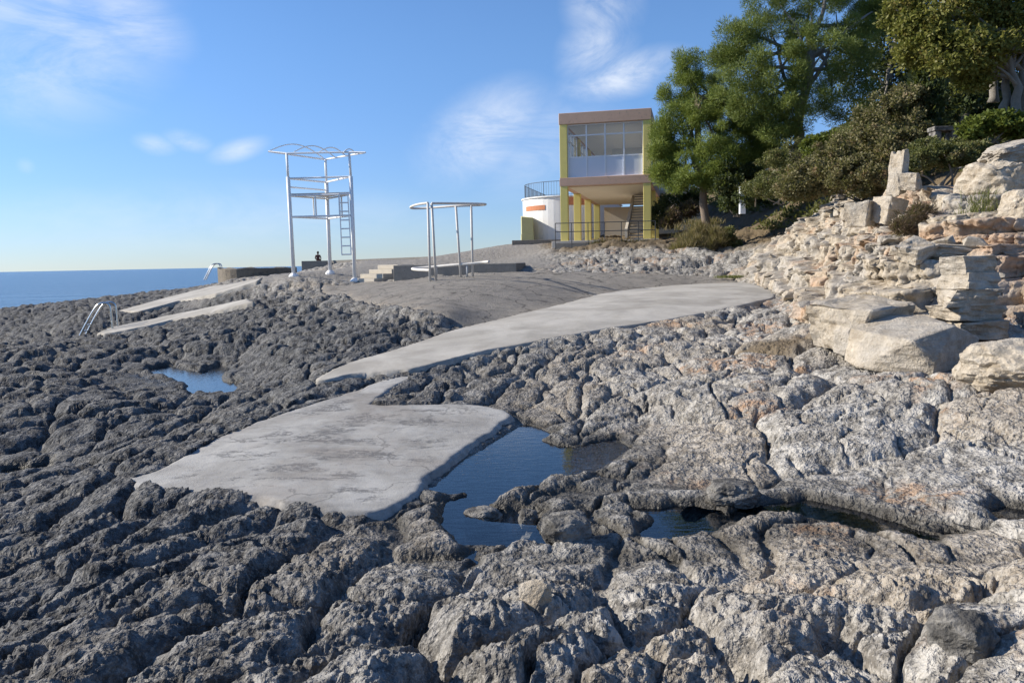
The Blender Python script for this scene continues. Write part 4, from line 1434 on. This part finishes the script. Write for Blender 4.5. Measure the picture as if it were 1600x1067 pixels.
# ------------------------------------------------------------------ terrace on the right of the pavilion
sd0 = atd(1032, 300, 50.0)
sw = root('side_terrace', (sd0.x, sd0.y, sd0.z))
tag(sw, 'raised terrace with pale railing and beige retaining wall right of the pavilion', 'terrace')
part('deck', 'stair_concrete', sw, lambda m_: m_.box(-.3, 2.9, -.3, 5, -.16, .06), bevel=.02)
part('wall', 'cream_plaster', sw, lambda m_: m_.box(-.2, 2.7, 0, 4.8, -2.6, -.162))
part('back_wall', 'white_plaster', sw, lambda m_: m_.box(-.2, 2.8, 4.4, 4.7, .062, 2.2))
r2 = part('railing', 'frame_white', sw, lambda m_: (m_.box(-.2, 2.8, -.2, -.15, 1.0, 1.05), m_.box(-.2, 2.8, -.2, -.16, .14, .18)))
for k in range(15):
    part('baluster', 'frame_white', r2, lambda m_: m_.box(-.2 + k * .208, -.165 + k * .208, -.195, -.155, .061, 1.0))

# ------------------------------------------------------------------ pipe handrail in front
hr = root('pipe_handrail', tuple(atd(868, 378, 39.2)))
tag(hr, 'low dark pipe handrail in front of the pavilion columns', 'handrail')
e1 = atd(1024, 375, 38.0) - Vector(hr.location)
hz0 = .42
for z_, nm_ in ((.90, 'top_rail'), (.48, 'middle_rail')):
    part(nm_, 'dark_metal', hr, lambda m_: m_.tube([(0, 0, z_), (e1.x, e1.y, e1.z + z_)], .022, 6))
for k in range(7):
    f = k / 6
    part('post', 'dark_metal', hr, lambda m_: m_.tube([(e1.x * f, e1.y * f, e1.z * f - .4), (e1.x * f, e1.y * f, e1.z * f + .9)], .022, 6))
kb = MB().box(0, 5.6, 0, .35, -.8, .0)
kb_ = kb.build('concrete_kerb', 'wall_concrete', bevel=.02)
kb_.location = atd(868, 380, 39.6); kb_.rotation_euler = (0, 0, R(-13))
tag(kb_, 'low concrete edge below the handrail in front of the pavilion', 'kerb')

# white garden handrail and post up the slope, stone seat under the trees
g0, g1 = atd(1160, 300, 33), atd(1200, 264, 34)
gh = root('slope_handrail', tuple(g0))
tag(gh, 'pale wooden handrail climbing the slope between pine trunk and bushes', 'handrail')
part('rail', 'cream_plaster', gh, lambda m_: m_.tube([loc(gh, g0), loc(gh, g1)], .04, 6))
part('post', 'frame_white', gh, lambda m_: m_.box(-.11, .11, -.1, .1, -.9, .22))
for f in (.5, 1.):
    part('post', 'cream_plaster', gh, lambda m_: m_.tube([loc(gh, g0.lerp(g1, f)), loc(gh, g0.lerp(g1, f)) - Vector((0, 0, 1.1))], .035, 6))
s_ = atd(1472, 206, 22)
ss_ = root('garden_bench', tuple(s_))
tag(ss_, 'small grey stone seat in the shade under the trees', 'bench')
part('seat', 'grey_boulder', ss_, lambda m_: m_.box(-.32, .4, -.2, .2, .0, .12), bevel=.02)
part('leg', 'grey_boulder', ss_, lambda m_: m_.box(-.28, -.1, -.17, .17, -.5, -.002), bevel=.02)
part('leg', 'grey_boulder', ss_, lambda m_: m_.box(.18, .34, -.17, .17, -.5, -.002), bevel=.02)
# ------------------------------------------------------------------ foliage
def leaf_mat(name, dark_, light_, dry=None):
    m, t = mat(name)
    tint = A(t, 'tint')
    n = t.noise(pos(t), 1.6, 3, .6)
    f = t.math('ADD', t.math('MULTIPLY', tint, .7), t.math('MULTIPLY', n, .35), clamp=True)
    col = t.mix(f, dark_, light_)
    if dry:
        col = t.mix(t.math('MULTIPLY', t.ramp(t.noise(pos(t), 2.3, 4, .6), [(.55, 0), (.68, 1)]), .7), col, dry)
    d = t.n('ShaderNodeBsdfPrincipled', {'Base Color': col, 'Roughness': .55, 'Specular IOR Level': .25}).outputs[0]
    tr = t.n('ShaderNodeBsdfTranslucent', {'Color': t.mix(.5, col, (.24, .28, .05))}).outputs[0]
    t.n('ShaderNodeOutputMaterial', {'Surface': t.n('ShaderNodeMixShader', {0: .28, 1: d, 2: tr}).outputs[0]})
    return m


leaf_mat('pine_needles', (.085, .130, .026), (.260, .310, .065))
leaf_mat('pine_needles_deep', (.065, .105, .026), (.210, .250, .058))
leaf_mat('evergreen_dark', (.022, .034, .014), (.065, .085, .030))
leaf_mat('oak_leaves', (.075, .085, .016), (.220, .215, .050), (.19, .13, .04))
leaf_mat('ivy_leaves', (.085, .080, .036), (.240, .210, .100), (.27, .17, .10))
leaf_mat('shrub_leaves', (.065, .078, .028), (.195, .195, .072), (.22, .16, .085))
leaf_mat('bright_shrub', (.055, .080, .014), (.145, .175, .030))
leaf_mat('dry_twigs', (.07, .045, .03), (.15, .10, .065))
leaf_mat('dry_grass', (.13, .105, .05), (.30, .24, .12))
leaf_mat('green_grass', (.07, .09, .025), (.20, .20, .07))


def lobes_px(lst):
    """(pixel x, pixel y, distance, radius x, radius y in pixels) -> centres and radii in metres"""
    o = []
    for px, py, d, rx, ry in lst:
        c = atd(px, py, d)
        o.append((np.array(c), np.array((rx * d / FPX, max(rx, ry) * d / FPX * .9, ry * d / FPX))))
    return o


def clumps(lobes, per, rng_, lo=.5):
    cs, ax = [], []
    for c, r in lobes:
        v = rng_.normal(size=(per, 3)); v /= np.linalg.norm(v, axis=1)[:, None]
        cs.append(c + v * r * (lo + (1.02 - lo) * rng_.random((per, 1)) ** .6)); ax.append(v)
    return np.concatenate(cs), np.concatenate(ax)


def tri_cloud(cs, n, R_, L, Wd, rng_, up=.4, flat=.75, rnd=.6, quad=False, tintv=None):
    """n small leaves round every clump centre"""
    N = len(cs) * n
    v = rng_.normal(size=(N, 3)); v /= np.linalg.norm(v, axis=1)[:, None]
    rad = (R_ * (.7 + .6 * rng_.random(len(cs)))).repeat(n)[:, None]
    p = cs.repeat(n, 0) + v * rad * (rng_.random((N, 1)) ** .45) * np.array((1, 1, flat))
    d = v + rng_.normal(size=(N, 3)) * rnd + np.array((0, 0, up)); d /= np.linalg.norm(d, axis=1)[:, None]
    s = np.cross(d, rng_.normal(size=(N, 3))); s /= np.linalg.norm(s, axis=1)[:, None] + 1e-6
    ln = L * (.6 + .8 * rng_.random((N, 1))); wd = Wd * (.7 + .6 * rng_.random((N, 1)))
    tc_ = rng_.random(len(cs)) if tintv is None else tintv
    tint = np.clip(tc_.repeat(n) * .7 + .3 * rng_.random(N), 0, 1)
    if quad:
        co = np.stack([p, p + d * ln * .5 + s * wd, p + d * ln, p + d * ln * .5 - s * wd], 1).reshape(-1, 3)
        return co, np.arange(N * 4).reshape(-1, 4), tint.repeat(4)
    co = np.stack([p - s * wd, p + s * wd, p + d * ln], 1).reshape(-1, 3)
    return co, np.arange(N * 3).reshape(-1, 3), tint.repeat(3)


def foliage(name, cloud, matn, parent=None, origin=(0, 0, 0)):
    co, fc_, tint = cloud
    me = np_mesh(name, co - np.array(origin), fc_)
    attr(me, 'tint', tint)
    return link(name, me, matn, parent)


def branch_path(a, b, rs_, sag=.12, n=6):
    a, b = Vector(a), Vector(b)
    L = (b - a).length
    o = []
    j = Vector((rs_.uniform(-1, 1), rs_.uniform(-1, 1), rs_.uniform(-.2, 1))) * L * sag
    for k in range(n):
        f = k / (n - 1)
        o.append(a.lerp(b, f) + j * math.sin(math.pi * f) + Vector((rs_.uniform(-1, 1), rs_.uniform(-1, 1), rs_.uniform(-1, 1))) * L * .025 * (0 < k < n - 1))
    return o


def tree(name, label, base, top, lobes, matn, bark, per, n, R_, L, Wd, seed, r0, cat='tree', group=None, trunks=None, limbs=14, quad=False, up=.4, rnd=.6, lo=.45, flat=.75):
    rng_ = np.random.default_rng(seed); rs_ = random.Random(seed)
    b = Vector(base)
    ro = root(name, b)
    tag(ro, label, cat, group)
    lb_ = lobes_px(lobes)
    cs, ax = clumps(lb_, per, rng_, lo)
    foliage('crown', tri_cloud(cs, n, R_, L, Wd, rng_, up, flat, rnd, quad), matn, ro, b)
    for (a_, c_, ra) in (trunks or [(base, top, r0)]):
        path_ = branch_path(Vector(a_) - b, Vector(c_) - b, rs_, .07, 9)
        tr = part('trunk', bark, ro, lambda m_: m_.tube(path_, [ra * (1.25 if i == 0 else 1) * (1 - .6 * i / 8) for i in range(9)], 10), smooth=True)
        lm = MB()
        for k in range(limbs):
            st_ = path_[rs_.randint(3, 8)]
            c = lb_[rs_.randrange(len(lb_))]
            e = Vector(cs[rs_.randrange(len(cs))]) - b
            if k < len(lb_):
                e = Vector(lb_[k][0]) - b + Vector((rs_.uniform(-.3, .3), rs_.uniform(-.3, .3), rs_.uniform(-.2, .3)))
            lm.tube(branch_path(st_, e, rs_, .12, 7), ra * .42, 6, r1=ra * .08)
        lm.build('limb', bark, tr, smooth=True)
    return ro


# small pine next to the pavilion
b0 = atd(1106, 352, 36.0); b0.z = min(b0.z, gz(b0.x, b0.y) - .05)
tree('pine_tree', 'small bright green pine with one straight trunk right beside the pavilion', b0, atd(1080, 120, 36),
     [(1076, 108, 36, 20, 28), (1064, 148, 36.5, 28, 28), (1096, 160, 35.5, 38, 34), (1054, 200, 36, 32, 28), (1130, 145, 37, 30, 28), (1170, 180, 37, 34, 30), (1104, 210, 35.2, 44, 32), (1150, 222, 36.4, 38, 28), (1047, 245, 36.2, 24, 22), (1095, 262, 35, 44, 24), (1150, 264, 36, 40, 20), (1180, 245, 36.5, 24, 20), (1040, 272, 36, 20, 16), (1072, 284, 35.5, 30, 14), (1130, 284, 35.5, 34, 14), (1032, 226, 36, 18, 20), (1120, 240, 35, 40, 24), (1128, 180, 36.5, 36, 30), (1180, 205, 37, 30, 24), (1200, 240, 37, 20, 20)],
     'pine_needles', 'bark_pine', 22, 400, .38, .14, .012, 41, .20, limbs=18, up=.5)
# large pine
tree('pine_tree', 'largest spreading pine with dense crown rising above the slope', atd(1238, 250, 33), atd(1262, 40, 33),
     [(1135, 92, 33.5, 26, 24), (1163, 58, 33, 33, 32), (1198, 28, 33.5, 42, 42), (1250, 8, 33, 55, 50), (1310, 18, 33.5, 55, 50), (1158, 128, 32.5, 42, 32), (1215, 108, 32, 55, 46), (1275, 88, 32, 58, 50), (1335, 82, 33.5, 48, 52),
      (1190, 172, 32.5, 46, 26), (1250, 160, 32, 52, 34), (1312, 148, 33, 48, 38), (1352, 36, 34, 28, 36), (1222, 204, 32.5, 30, 14), (1280, -50, 33.5, 60, 40)],
     'pine_needles_deep', 'bark_grey', 21, 400, .42, .14, .012, 42, .24, limbs=26, up=.5)
# dark evergreens behind
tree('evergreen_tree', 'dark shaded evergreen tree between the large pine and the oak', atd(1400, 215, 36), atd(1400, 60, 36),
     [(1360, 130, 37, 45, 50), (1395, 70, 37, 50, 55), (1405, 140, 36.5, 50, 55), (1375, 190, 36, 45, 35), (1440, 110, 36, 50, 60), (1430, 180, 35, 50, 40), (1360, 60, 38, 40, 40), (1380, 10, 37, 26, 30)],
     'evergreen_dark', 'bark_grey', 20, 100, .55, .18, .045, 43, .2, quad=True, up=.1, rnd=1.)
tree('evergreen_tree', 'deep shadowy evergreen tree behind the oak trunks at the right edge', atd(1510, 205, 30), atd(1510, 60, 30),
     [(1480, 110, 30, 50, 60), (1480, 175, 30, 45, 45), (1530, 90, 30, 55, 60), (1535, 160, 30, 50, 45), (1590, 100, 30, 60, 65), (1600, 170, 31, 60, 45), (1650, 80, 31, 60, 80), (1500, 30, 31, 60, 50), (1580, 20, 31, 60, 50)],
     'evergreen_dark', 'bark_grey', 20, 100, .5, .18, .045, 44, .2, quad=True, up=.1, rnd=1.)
# cypress
tree('cypress_tree', 'slim dark cypress behind the ivy mound, left of the stone bench', atd(1450, 215, 26), atd(1450, 60, 26),
     [(1452, 190, 26, 16, 25), (1450, 160, 26, 16, 25), (1448, 130, 26, 15, 25), (1446, 100, 26, 12, 22)], 'evergreen_dark', 'bark_grey', 22, 70, .25, .16, .04, 45, .1, quad=True, up=1.2)
# oak
ob0 = atd(1588, 190, 20)
tree('oak_tree', 'yellow green broadleaf oak with forked bare trunks at the top right corner', ob0, atd(1575, 60, 20),
     [(1412, 20, 20.5, 26, 26), (1440, 52, 20, 36, 30), (1475, 15, 20, 50, 40), (1535, 18, 20.5, 55, 42), (1595, 20, 20, 50, 45), (1490, 82, 19.5, 40, 28), (1430, 85, 20.5, 22, 16), (1545, 70, 19.5, 42, 30), (1605, 75, 20.5, 36, 32), (1650, 40, 20, 50, 60), (1520, 118, 20, 20, 18), (1470, -50, 20, 70, 40), (1580, -50, 20, 70, 40)],
     'oak_leaves', 'bark_grey', 26, 110, .30, .10, .032, 46, .14, quad=True, up=.1, rnd=1.,
     trunks=[(ob0, atd(1570, 70, 20), .13), (atd(1568, 188, 20.2), atd(1556, 60, 20.4), .12), (atd(1604, 190, 20.2), atd(1612, 50, 20), .14), (atd(1552, 160, 21), atd(1560, 80, 21), .12)], limbs=9)


def shrub(label, lobes, matn, per, n, R_, L, Wd, seed, quad=True, up=.3, rnd=.9, name='shrub', stems=5, group=None, cat='shrub'):
    lb_ = lobes_px(lobes)
    c = sum((l[0] for l in lb_)) / len(lb_)
    zb = min(l[0][2] - l[1][2] for l in lb_)
    b = Vector((c[0], c[1], zb - .1))
    rng_ = np.random.default_rng(seed); rs_ = random.Random(seed)
    ro = root(name, b)
    tag(ro, label, cat, group)
    cs, ax = clumps(lb_, per, rng_, .55)
    foliage('foliage', tri_cloud(cs, n, R_, L, Wd, rng_, up, .8, rnd, quad), matn, ro, b)
    sm_ = MB()
    for k in range(stems):
        e = Vector(cs[rs_.randrange(len(cs))]) - b
        sm_.tube(branch_path((rs_.uniform(-.2, .2), rs_.uniform(-.2, .2), -.1), e, rs_, .1, 5), .03, 5, r1=.01)
    sm_.build('stem', 'bark_grey', ro, smooth=True)
    return ro


shrub('big ivy covered mound of brown green leaves sloping down below the dark trees', [(1392, 192, 25.5, 55, 45), (1352, 232, 25, 52, 42), (1302, 258, 25, 48, 36), (1418, 168, 26, 32, 32), (1268, 280, 25, 42, 28), (1342, 275, 24, 58, 30), (1245, 294, 25, 28, 15), (1402, 240, 24, 42, 36), (1375, 285, 23.5, 40, 18)],
      'ivy_leaves', 52, 125, .20, .08, .028, 51, name='ivy_mound')
shrub('rounded dark green shrub hugging the small pine trunk', [(1140, 288, 34, 25, 30), (1150, 312, 33.5, 30, 18), (1172, 272, 34.5, 18, 14)], 'evergreen_dark', 30, 80, .2, .12, .04, 52)
shrub('tangled grey green bush under the large pine', [(1210, 262, 31, 26, 30), (1240, 245, 31.5, 30, 26), (1205, 292, 30, 28, 16), (1180, 296, 31, 20, 10), (1255, 285, 29, 28, 20)], 'shrub_leaves', 36, 110, .18, .08, .022, 53)
shrub('yellow green bush with a red tinge left of the ivy mound', [(1275, 228, 29, 20, 16), (1300, 222, 29, 16, 14)], 'bright_shrub', 24, 70, .16, .1, .035, 54)
shrub('low dark green heath hedge along the cliff top', [(1438, 250, 19, 22, 18), (1470, 244, 19, 28, 18), (1505, 242, 19, 24, 16), (1450, 232, 19.5, 24, 12), (1420, 262, 18.5, 12, 14), (1530, 238, 19, 16, 12), (1490, 232, 20, 36, 10)], 'shrub_leaves', 40, 110, .10, .06, .02, 55)
shrub('bright green shrub at the foot of the oak', [(1560, 192, 19.5, 38, 14), (1528, 200, 19.5, 24, 13), (1600, 200, 19.5, 30, 14)], 'bright_shrub', 26, 80, .13, .09, .034, 56)
shrub('dark brown leafless bush on the cliff ledge', [(1424, 345, 14.2, 22, 16), (1440, 332, 14.3, 14, 10), (1410, 356, 14, 12, 8)], 'dry_twigs', 22, 60, .1, .12, .006, 57, quad=False, rnd=.5)
shrub('olive green and straw coloured bush in front of the small pine', [(1082, 388, 35, 32, 18), (1108, 380, 35, 26, 20), (1064, 396, 35, 18, 12), (1094, 368, 35.5, 20, 14)], 'dry_grass', 30, 110, .2, .3, .012, 58, quad=False, up=1.3, rnd=.4)
shrub('small green bush beside the straw coloured bush', [(1136, 372, 35, 12, 15), (1146, 384, 35, 10, 10)], 'shrub_leaves', 24, 60, .14, .1, .035, 59)
shrub('reddish dry bush on the bank right of the pavilion columns', [(1058, 336, 40, 20, 12), (1078, 328, 40, 14, 10), (1045, 348, 40, 12, 8)], 'dry_twigs', 24, 60, .2, .2, .02, 60, quad=False, up=.8)
shrub('dark low shrubs on the shaded bank beside the side terrace', [(1050, 318, 43, 26, 14), (1080, 312, 43, 22, 14), (1032, 338, 42, 16, 14), (1190, 300, 42, 16, 20)], 'evergreen_dark', 24, 60, .25, .14, .05, 61)


def tuft(label, pts, h, matn, seed, n=70, spread=.16, w=.006, group=None):
    """a tuft of thin bent blades; pts = list of ground points"""
    rng_ = np.random.default_rng(seed)
    b = Vector(pts[0])
    co, fc_, ti = [], [], []
    for q in pts:
        q = np.array(q) - np.array(b)
        p = q + np.concatenate([rng_.normal(size=(n, 2)) * spread, np.zeros((n, 1)) - .03], 1)
        d = np.concatenate([rng_.normal(size=(n, 2)) * .38, np.ones((n, 1))], 1); d /= np.linalg.norm(d, axis=1)[:, None]
        L = h * (.5 + .7 * rng_.random((n, 1)))
        s = np.cross(d, rng_.normal(size=(n, 3))); s /= np.linalg.norm(s, axis=1)[:, None]
        m1 = p + d * L * .55; tip = p + d * L + np.concatenate([d[:, :2] * L * .45, -L * .12], 1)
        k = len(co) and sum(len(x) for x in co) or 0
        v = np.stack([p - s * w, p + s * w, m1 + s * w * .8, m1 - s * w * .8, tip], 1).reshape(-1, 3)
        i5 = np.arange(n)[:, None] * 5 + k
        fc_.append(np.concatenate([i5 + np.array([0, 1, 2]), i5 + np.array([0, 2, 3]), i5 + np.array([3, 2, 4])]))
        co.append(v); ti.append(rng_.random(n).repeat(5))
    me = np_mesh('grass_tuft', np.concatenate(co), np.concatenate(fc_))
    attr(me, 'tint', np.concatenate(ti))
    o = link('grass_tuft', me, matn)
    o.location = b
    tag(o, label, 'grass', group, 'stuff')
    return o


def on_hill(px, py, d):
    p = atd(px, py, d); p.z = max(p.z, -9); return p


rs = random.Random(77)
tuft('dry weeds growing along the kerb below the pavilion handrail', [on_hill(930 + i * 5.5, 386 + rs.uniform(-2, 3), 38.6) for i in range(18)], .55, 'dry_twigs', 71, 60, .2, .012)
tuft('pale yellow green grass tufts between the white boulders at the right edge', [on_hill(1520 + rs.uniform(0, 78), 335 + rs.uniform(-25, 32), 14.0 + rs.uniform(-.4, .4)) for i in range(14)], .34, 'green_grass', 72, 80, .13, .005)
tuft('straw coloured grass on the bank beneath the small pine', [on_hill(1060 + rs.uniform(0, 70), 362 + rs.uniform(-14, 8), 37.5) for i in range(12)], .4, 'dry_grass', 73, 60, .3, .012)
tuft('green moss grass at the far end of the pale path', [on_hill(1130 + i * 4, 433, 27.3) for i in range(8)], .12, 'green_grass', 74, 60, .16, .01)

# low scrub over the rest of the hillside: nobody could count it
rng_ = np.random.default_rng(90)
hx = rng_.uniform(10.2, 40, 9000); hy = rng_.uniform(13, 62, 9000)
hm = macro(hx, hy)
thx = np.arctan2(hx, hy)
keep = (hm > 3.9) & (thx < R(44)) & ((hx > 12.8) | (hy > 31)) & ((hy < 38) | (hx > 13.5)) & ((hx > 15.0) | (hy > 19))
hx, hy, hm = hx[keep][:2600], hy[keep][:2600], hm[keep][:2600]
cs = np.stack([hx, hy, hm + .1], 1)
o = foliage('hillside_scrub', tri_cloud(cs, 34, .34, .16, .05, rng_, .6, .55, .8, True), 'shrub_leaves')
tag(o, 'low green brown scrub covering the hillside under the trees', 'scrub', kind='stuff')
# ------------------------------------------------------------------ boulders the photograph picks out
p = gp(1420, 575)
boulder('large angular pale limestone block with flat top at the cliff foot', (4.92, 9.75, 1.33), (1.35, 1.2, .62), R(38), R(3), R(-3), seed=4, box=.97, n=30, amp=.014, bev=.015, sink=.1)
boulder('stepped pale block behind the large angular block', (4.75, 10.75, 1.5), (1.15, .95, .62), R(30), R(2), R(-3), seed=8, box=.96, n=30, amp=.014, bev=.015, block=True, sink=.08)
# bedded stack: courses of one weathered outcrop
st0 = atd(1515, 508, 10.6)
stk = root('bedded_rock_stack', tuple(st0))
tag(stk, 'upright grey stack of bedded limestone courses standing in reddish earth', 'rock')
rs_ = random.Random(5); zc = -.15
for k in range(5):
    th_ = rs_.uniform(.17, .26); w_ = .78 - .06 * k + rs_.uniform(-.06, .06)
    me_ = block_rock('course', rs_, .05, 7)
    o = link('course', me_, 'loose_limestone', stk)
    o.scale = (w_ * .92, w_ * .85, th_ * 1.08); o.rotation_euler = (rs_.uniform(-.05, .05), rs_.uniform(-.05, .05), rs_.uniform(-.3, .3))
    o.location = (rs_.uniform(-.05, .05) - .02 * k, rs_.uniform(-.05, .05), zc + th_ / 2)
    zc += th_
boulder('rounded reddish rock at the right edge below the bedded stack', tuple(atd(1600, 590, 7.9)), (1.3, 1.1, .55), R(30), 0, 0, seed=15, ball=True, sink=.3)
boulder('tall thin white rock pinnacle on the cliff top', tuple(atd(1404, 292, 16.6)), (.24, .30, .88), R(25), R(-3), R(7), seed=24, block=True, sink=.2)
boulder('squat white block leaning against the foot of the pinnacle', tuple(atd(1420, 292, 16.4)), (.36, .36, .34), R(40), R(5), R(-8), seed=26, block=True, sink=.2)
boulder('dark fronted square block on the upper ledge', tuple(atd(1342, 350, 17.2)), (.62, .55, .55), R(48), 0, 0, seed=21, box=.95, n=24, amp=.025, bev=.02, block=True, sink=.15)
boulder('pointed grey block beside the square block on the ledge', tuple(atd(1388, 345, 16.8)), (.50, .45, .6), R(10), R(4), R(10), seed=22, box=.8, n=18, amp=.03, bev=.03, block=True, sink=.15)
boulder('big pale overhanging boulder at the top right', tuple(atd(1556, 325, 15.0)), (1.15, 1.1, .95), R(15), R(3), R(2), seed=25, box=.8, n=26, amp=.05, bev=.03, sink=.1)
boulder('rounded white boulder cut by the right edge of the picture', tuple(atd(1605, 352, 13.0)), (.85, 1.0, .7), R(-15), 0, R(8), seed=28, ball=True, sink=.15)
boulder('smooth white boulder between the grass tufts', tuple(atd(1530, 345, 14.0)), (.55, .6, .4), R(55), 0, R(-8), seed=29, ball=True, sink=.2)
boulder('flat pale ledge block under the grass tufts', tuple(atd(1480, 397, 12.8)), (1.2, .8, .22), R(-8), R(3), R(4), seed=31, box=.9, n=26, amp=.03, bev=.02, block=True, sink=.2)
boulder('tumbled pale block on the cliff slope above the red patch', tuple(atd(1430, 405, 12.4)), (.5, .38, .28), R(30), R(18), R(-14), seed=34, box=.92, n=16, amp=.02, bev=.02, block=True, sink=.1)
boulder('heap of white broken rock on the skyline at the right', tuple(atd(1585, 250, 16.5)), (1.4, 1.0, .5), R(5), R(2), R(-12), seed=36, box=.8, n=30, amp=.06, bev=.03, sink=.25)
for lbl, px, py, sz, sd_, rz, mt, bl_ in [
        ('pale upright stone with a freshly broken face in the foreground rocks', 836, 940, (.15, .13, .16), 41, R(20), 'loose_limestone', False),
        ('rounded grey stone in the wide gap at the lower right', 1502, 1005, (.22, .24, .20), 42, R(35), 'grey_boulder', True),
        ('small grey lump standing in the pool, left of the larger one', 826, 828, (.15, .17, .16), 43, 0, 'grey_boulder', True),
        ('knobbly low rock awash in the middle of the pool', 755, 834, (.30, .24, .15), 44, R(20), 'grey_boulder', True),
        ('rounded grey rock on the bank between the two pools', 1145, 780, (.40, .32, .22), 45, R(-10), 'grey_boulder', True),
        ('larger grey knob at the near end of the pool, beside the small lump', 885, 836, (.34, .32, .22), 47, R(15), 'grey_boulder', True)]:
    q = gp(px, py)
    q.z = max(q.z, POOLW - .06) if 740 < px < 900 and py < 900 else q.z
    boulder(lbl, tuple(q), sz, rz, mat_=mt, seed=sd_, box=.85, n=16, amp=.02, bev=.02, sink=.32, ball=bl_)

# ------------------------------------------------------------------ person sitting on the far wall, seen from behind
def person(base, label):
    ro = root('person', base)
    tag(ro, label, 'person')
    V = [(0, 0, .06), (0, .0, .24), (0, .02, .42), (0, .03, .50), (0, .05, .58), (0, .06, .66), (0, .07, .74),
         (-.17, .02, .47), (-.25, .04, .25), (-.20, .18, .10), (-.14, .27, .08), (.17, .02, .47), (.25, .04, .25), (.20, .18, .10), (.14, .27, .08),
         (-.10, .06, .05), (-.12, .42, .08), (-.12, .46, -.34), (-.12, .58, -.40), (.10, .06, .05), (.12, .42, .08), (.12, .46, -.34), (.12, .58, -.40)]
    E = [(0, 1), (1, 2), (2, 3), (3, 4), (4, 5), (5, 6), (2, 7), (7, 8), (8, 9), (9, 10), (2, 11), (11, 12), (12, 13), (13, 14), (0, 15), (15, 16), (16, 17), (17, 18), (0, 19), (19, 20), (20, 21), (21, 22)]
    Rd = [.15, .13, .14, .06, .055, .095, .085, .07, .05, .038, .03, .07, .05, .038, .03, .09, .065, .05, .04, .09, .065, .05, .04]
    me = bpy.data.meshes.new('body')
    me.from_pydata(V, E, [])
    o = link('body', me, None, ro)
    sk = o.modifiers.new('skin', 'SKIN')
    for i, r in enumerate(Rd):
        me.skin_vertices[0].data[i].radius = (r, r * (.78 if i < 3 else 1))
    me.skin_vertices[0].data[0].use_root = True
    o.modifiers.new('sub', 'SUBSURF').levels = 2
    o.modifiers['sub'].render_levels = 2
    paint('jacket', (.10, .045, .035), .85, var=.15)
    me.materials.append(MATS['jacket'])
    paint('hair', (.02, .015, .012), .6, var=.2)
    hb = bmesh.new()
    bmesh.ops.create_uvsphere(hb, u_segments=14, v_segments=9, radius=.108)
    for v in hb.verts:
        v.co = Vector((v.co.x * .92, v.co.y * 1.02, v.co.z * 1.12)) + Vector((0, .055, .72))
    hm_ = bpy.data.meshes.new('hair'); hb.to_mesh(hm_); hb.free()
    link('hair', hm_, 'hair', ro, True)
    return ro


pp = atd(497, 408, 69.3)
person((pp.x, pp.y, a2.z + .0), 'person in a dark reddish jacket sitting on the far wall facing the sea')
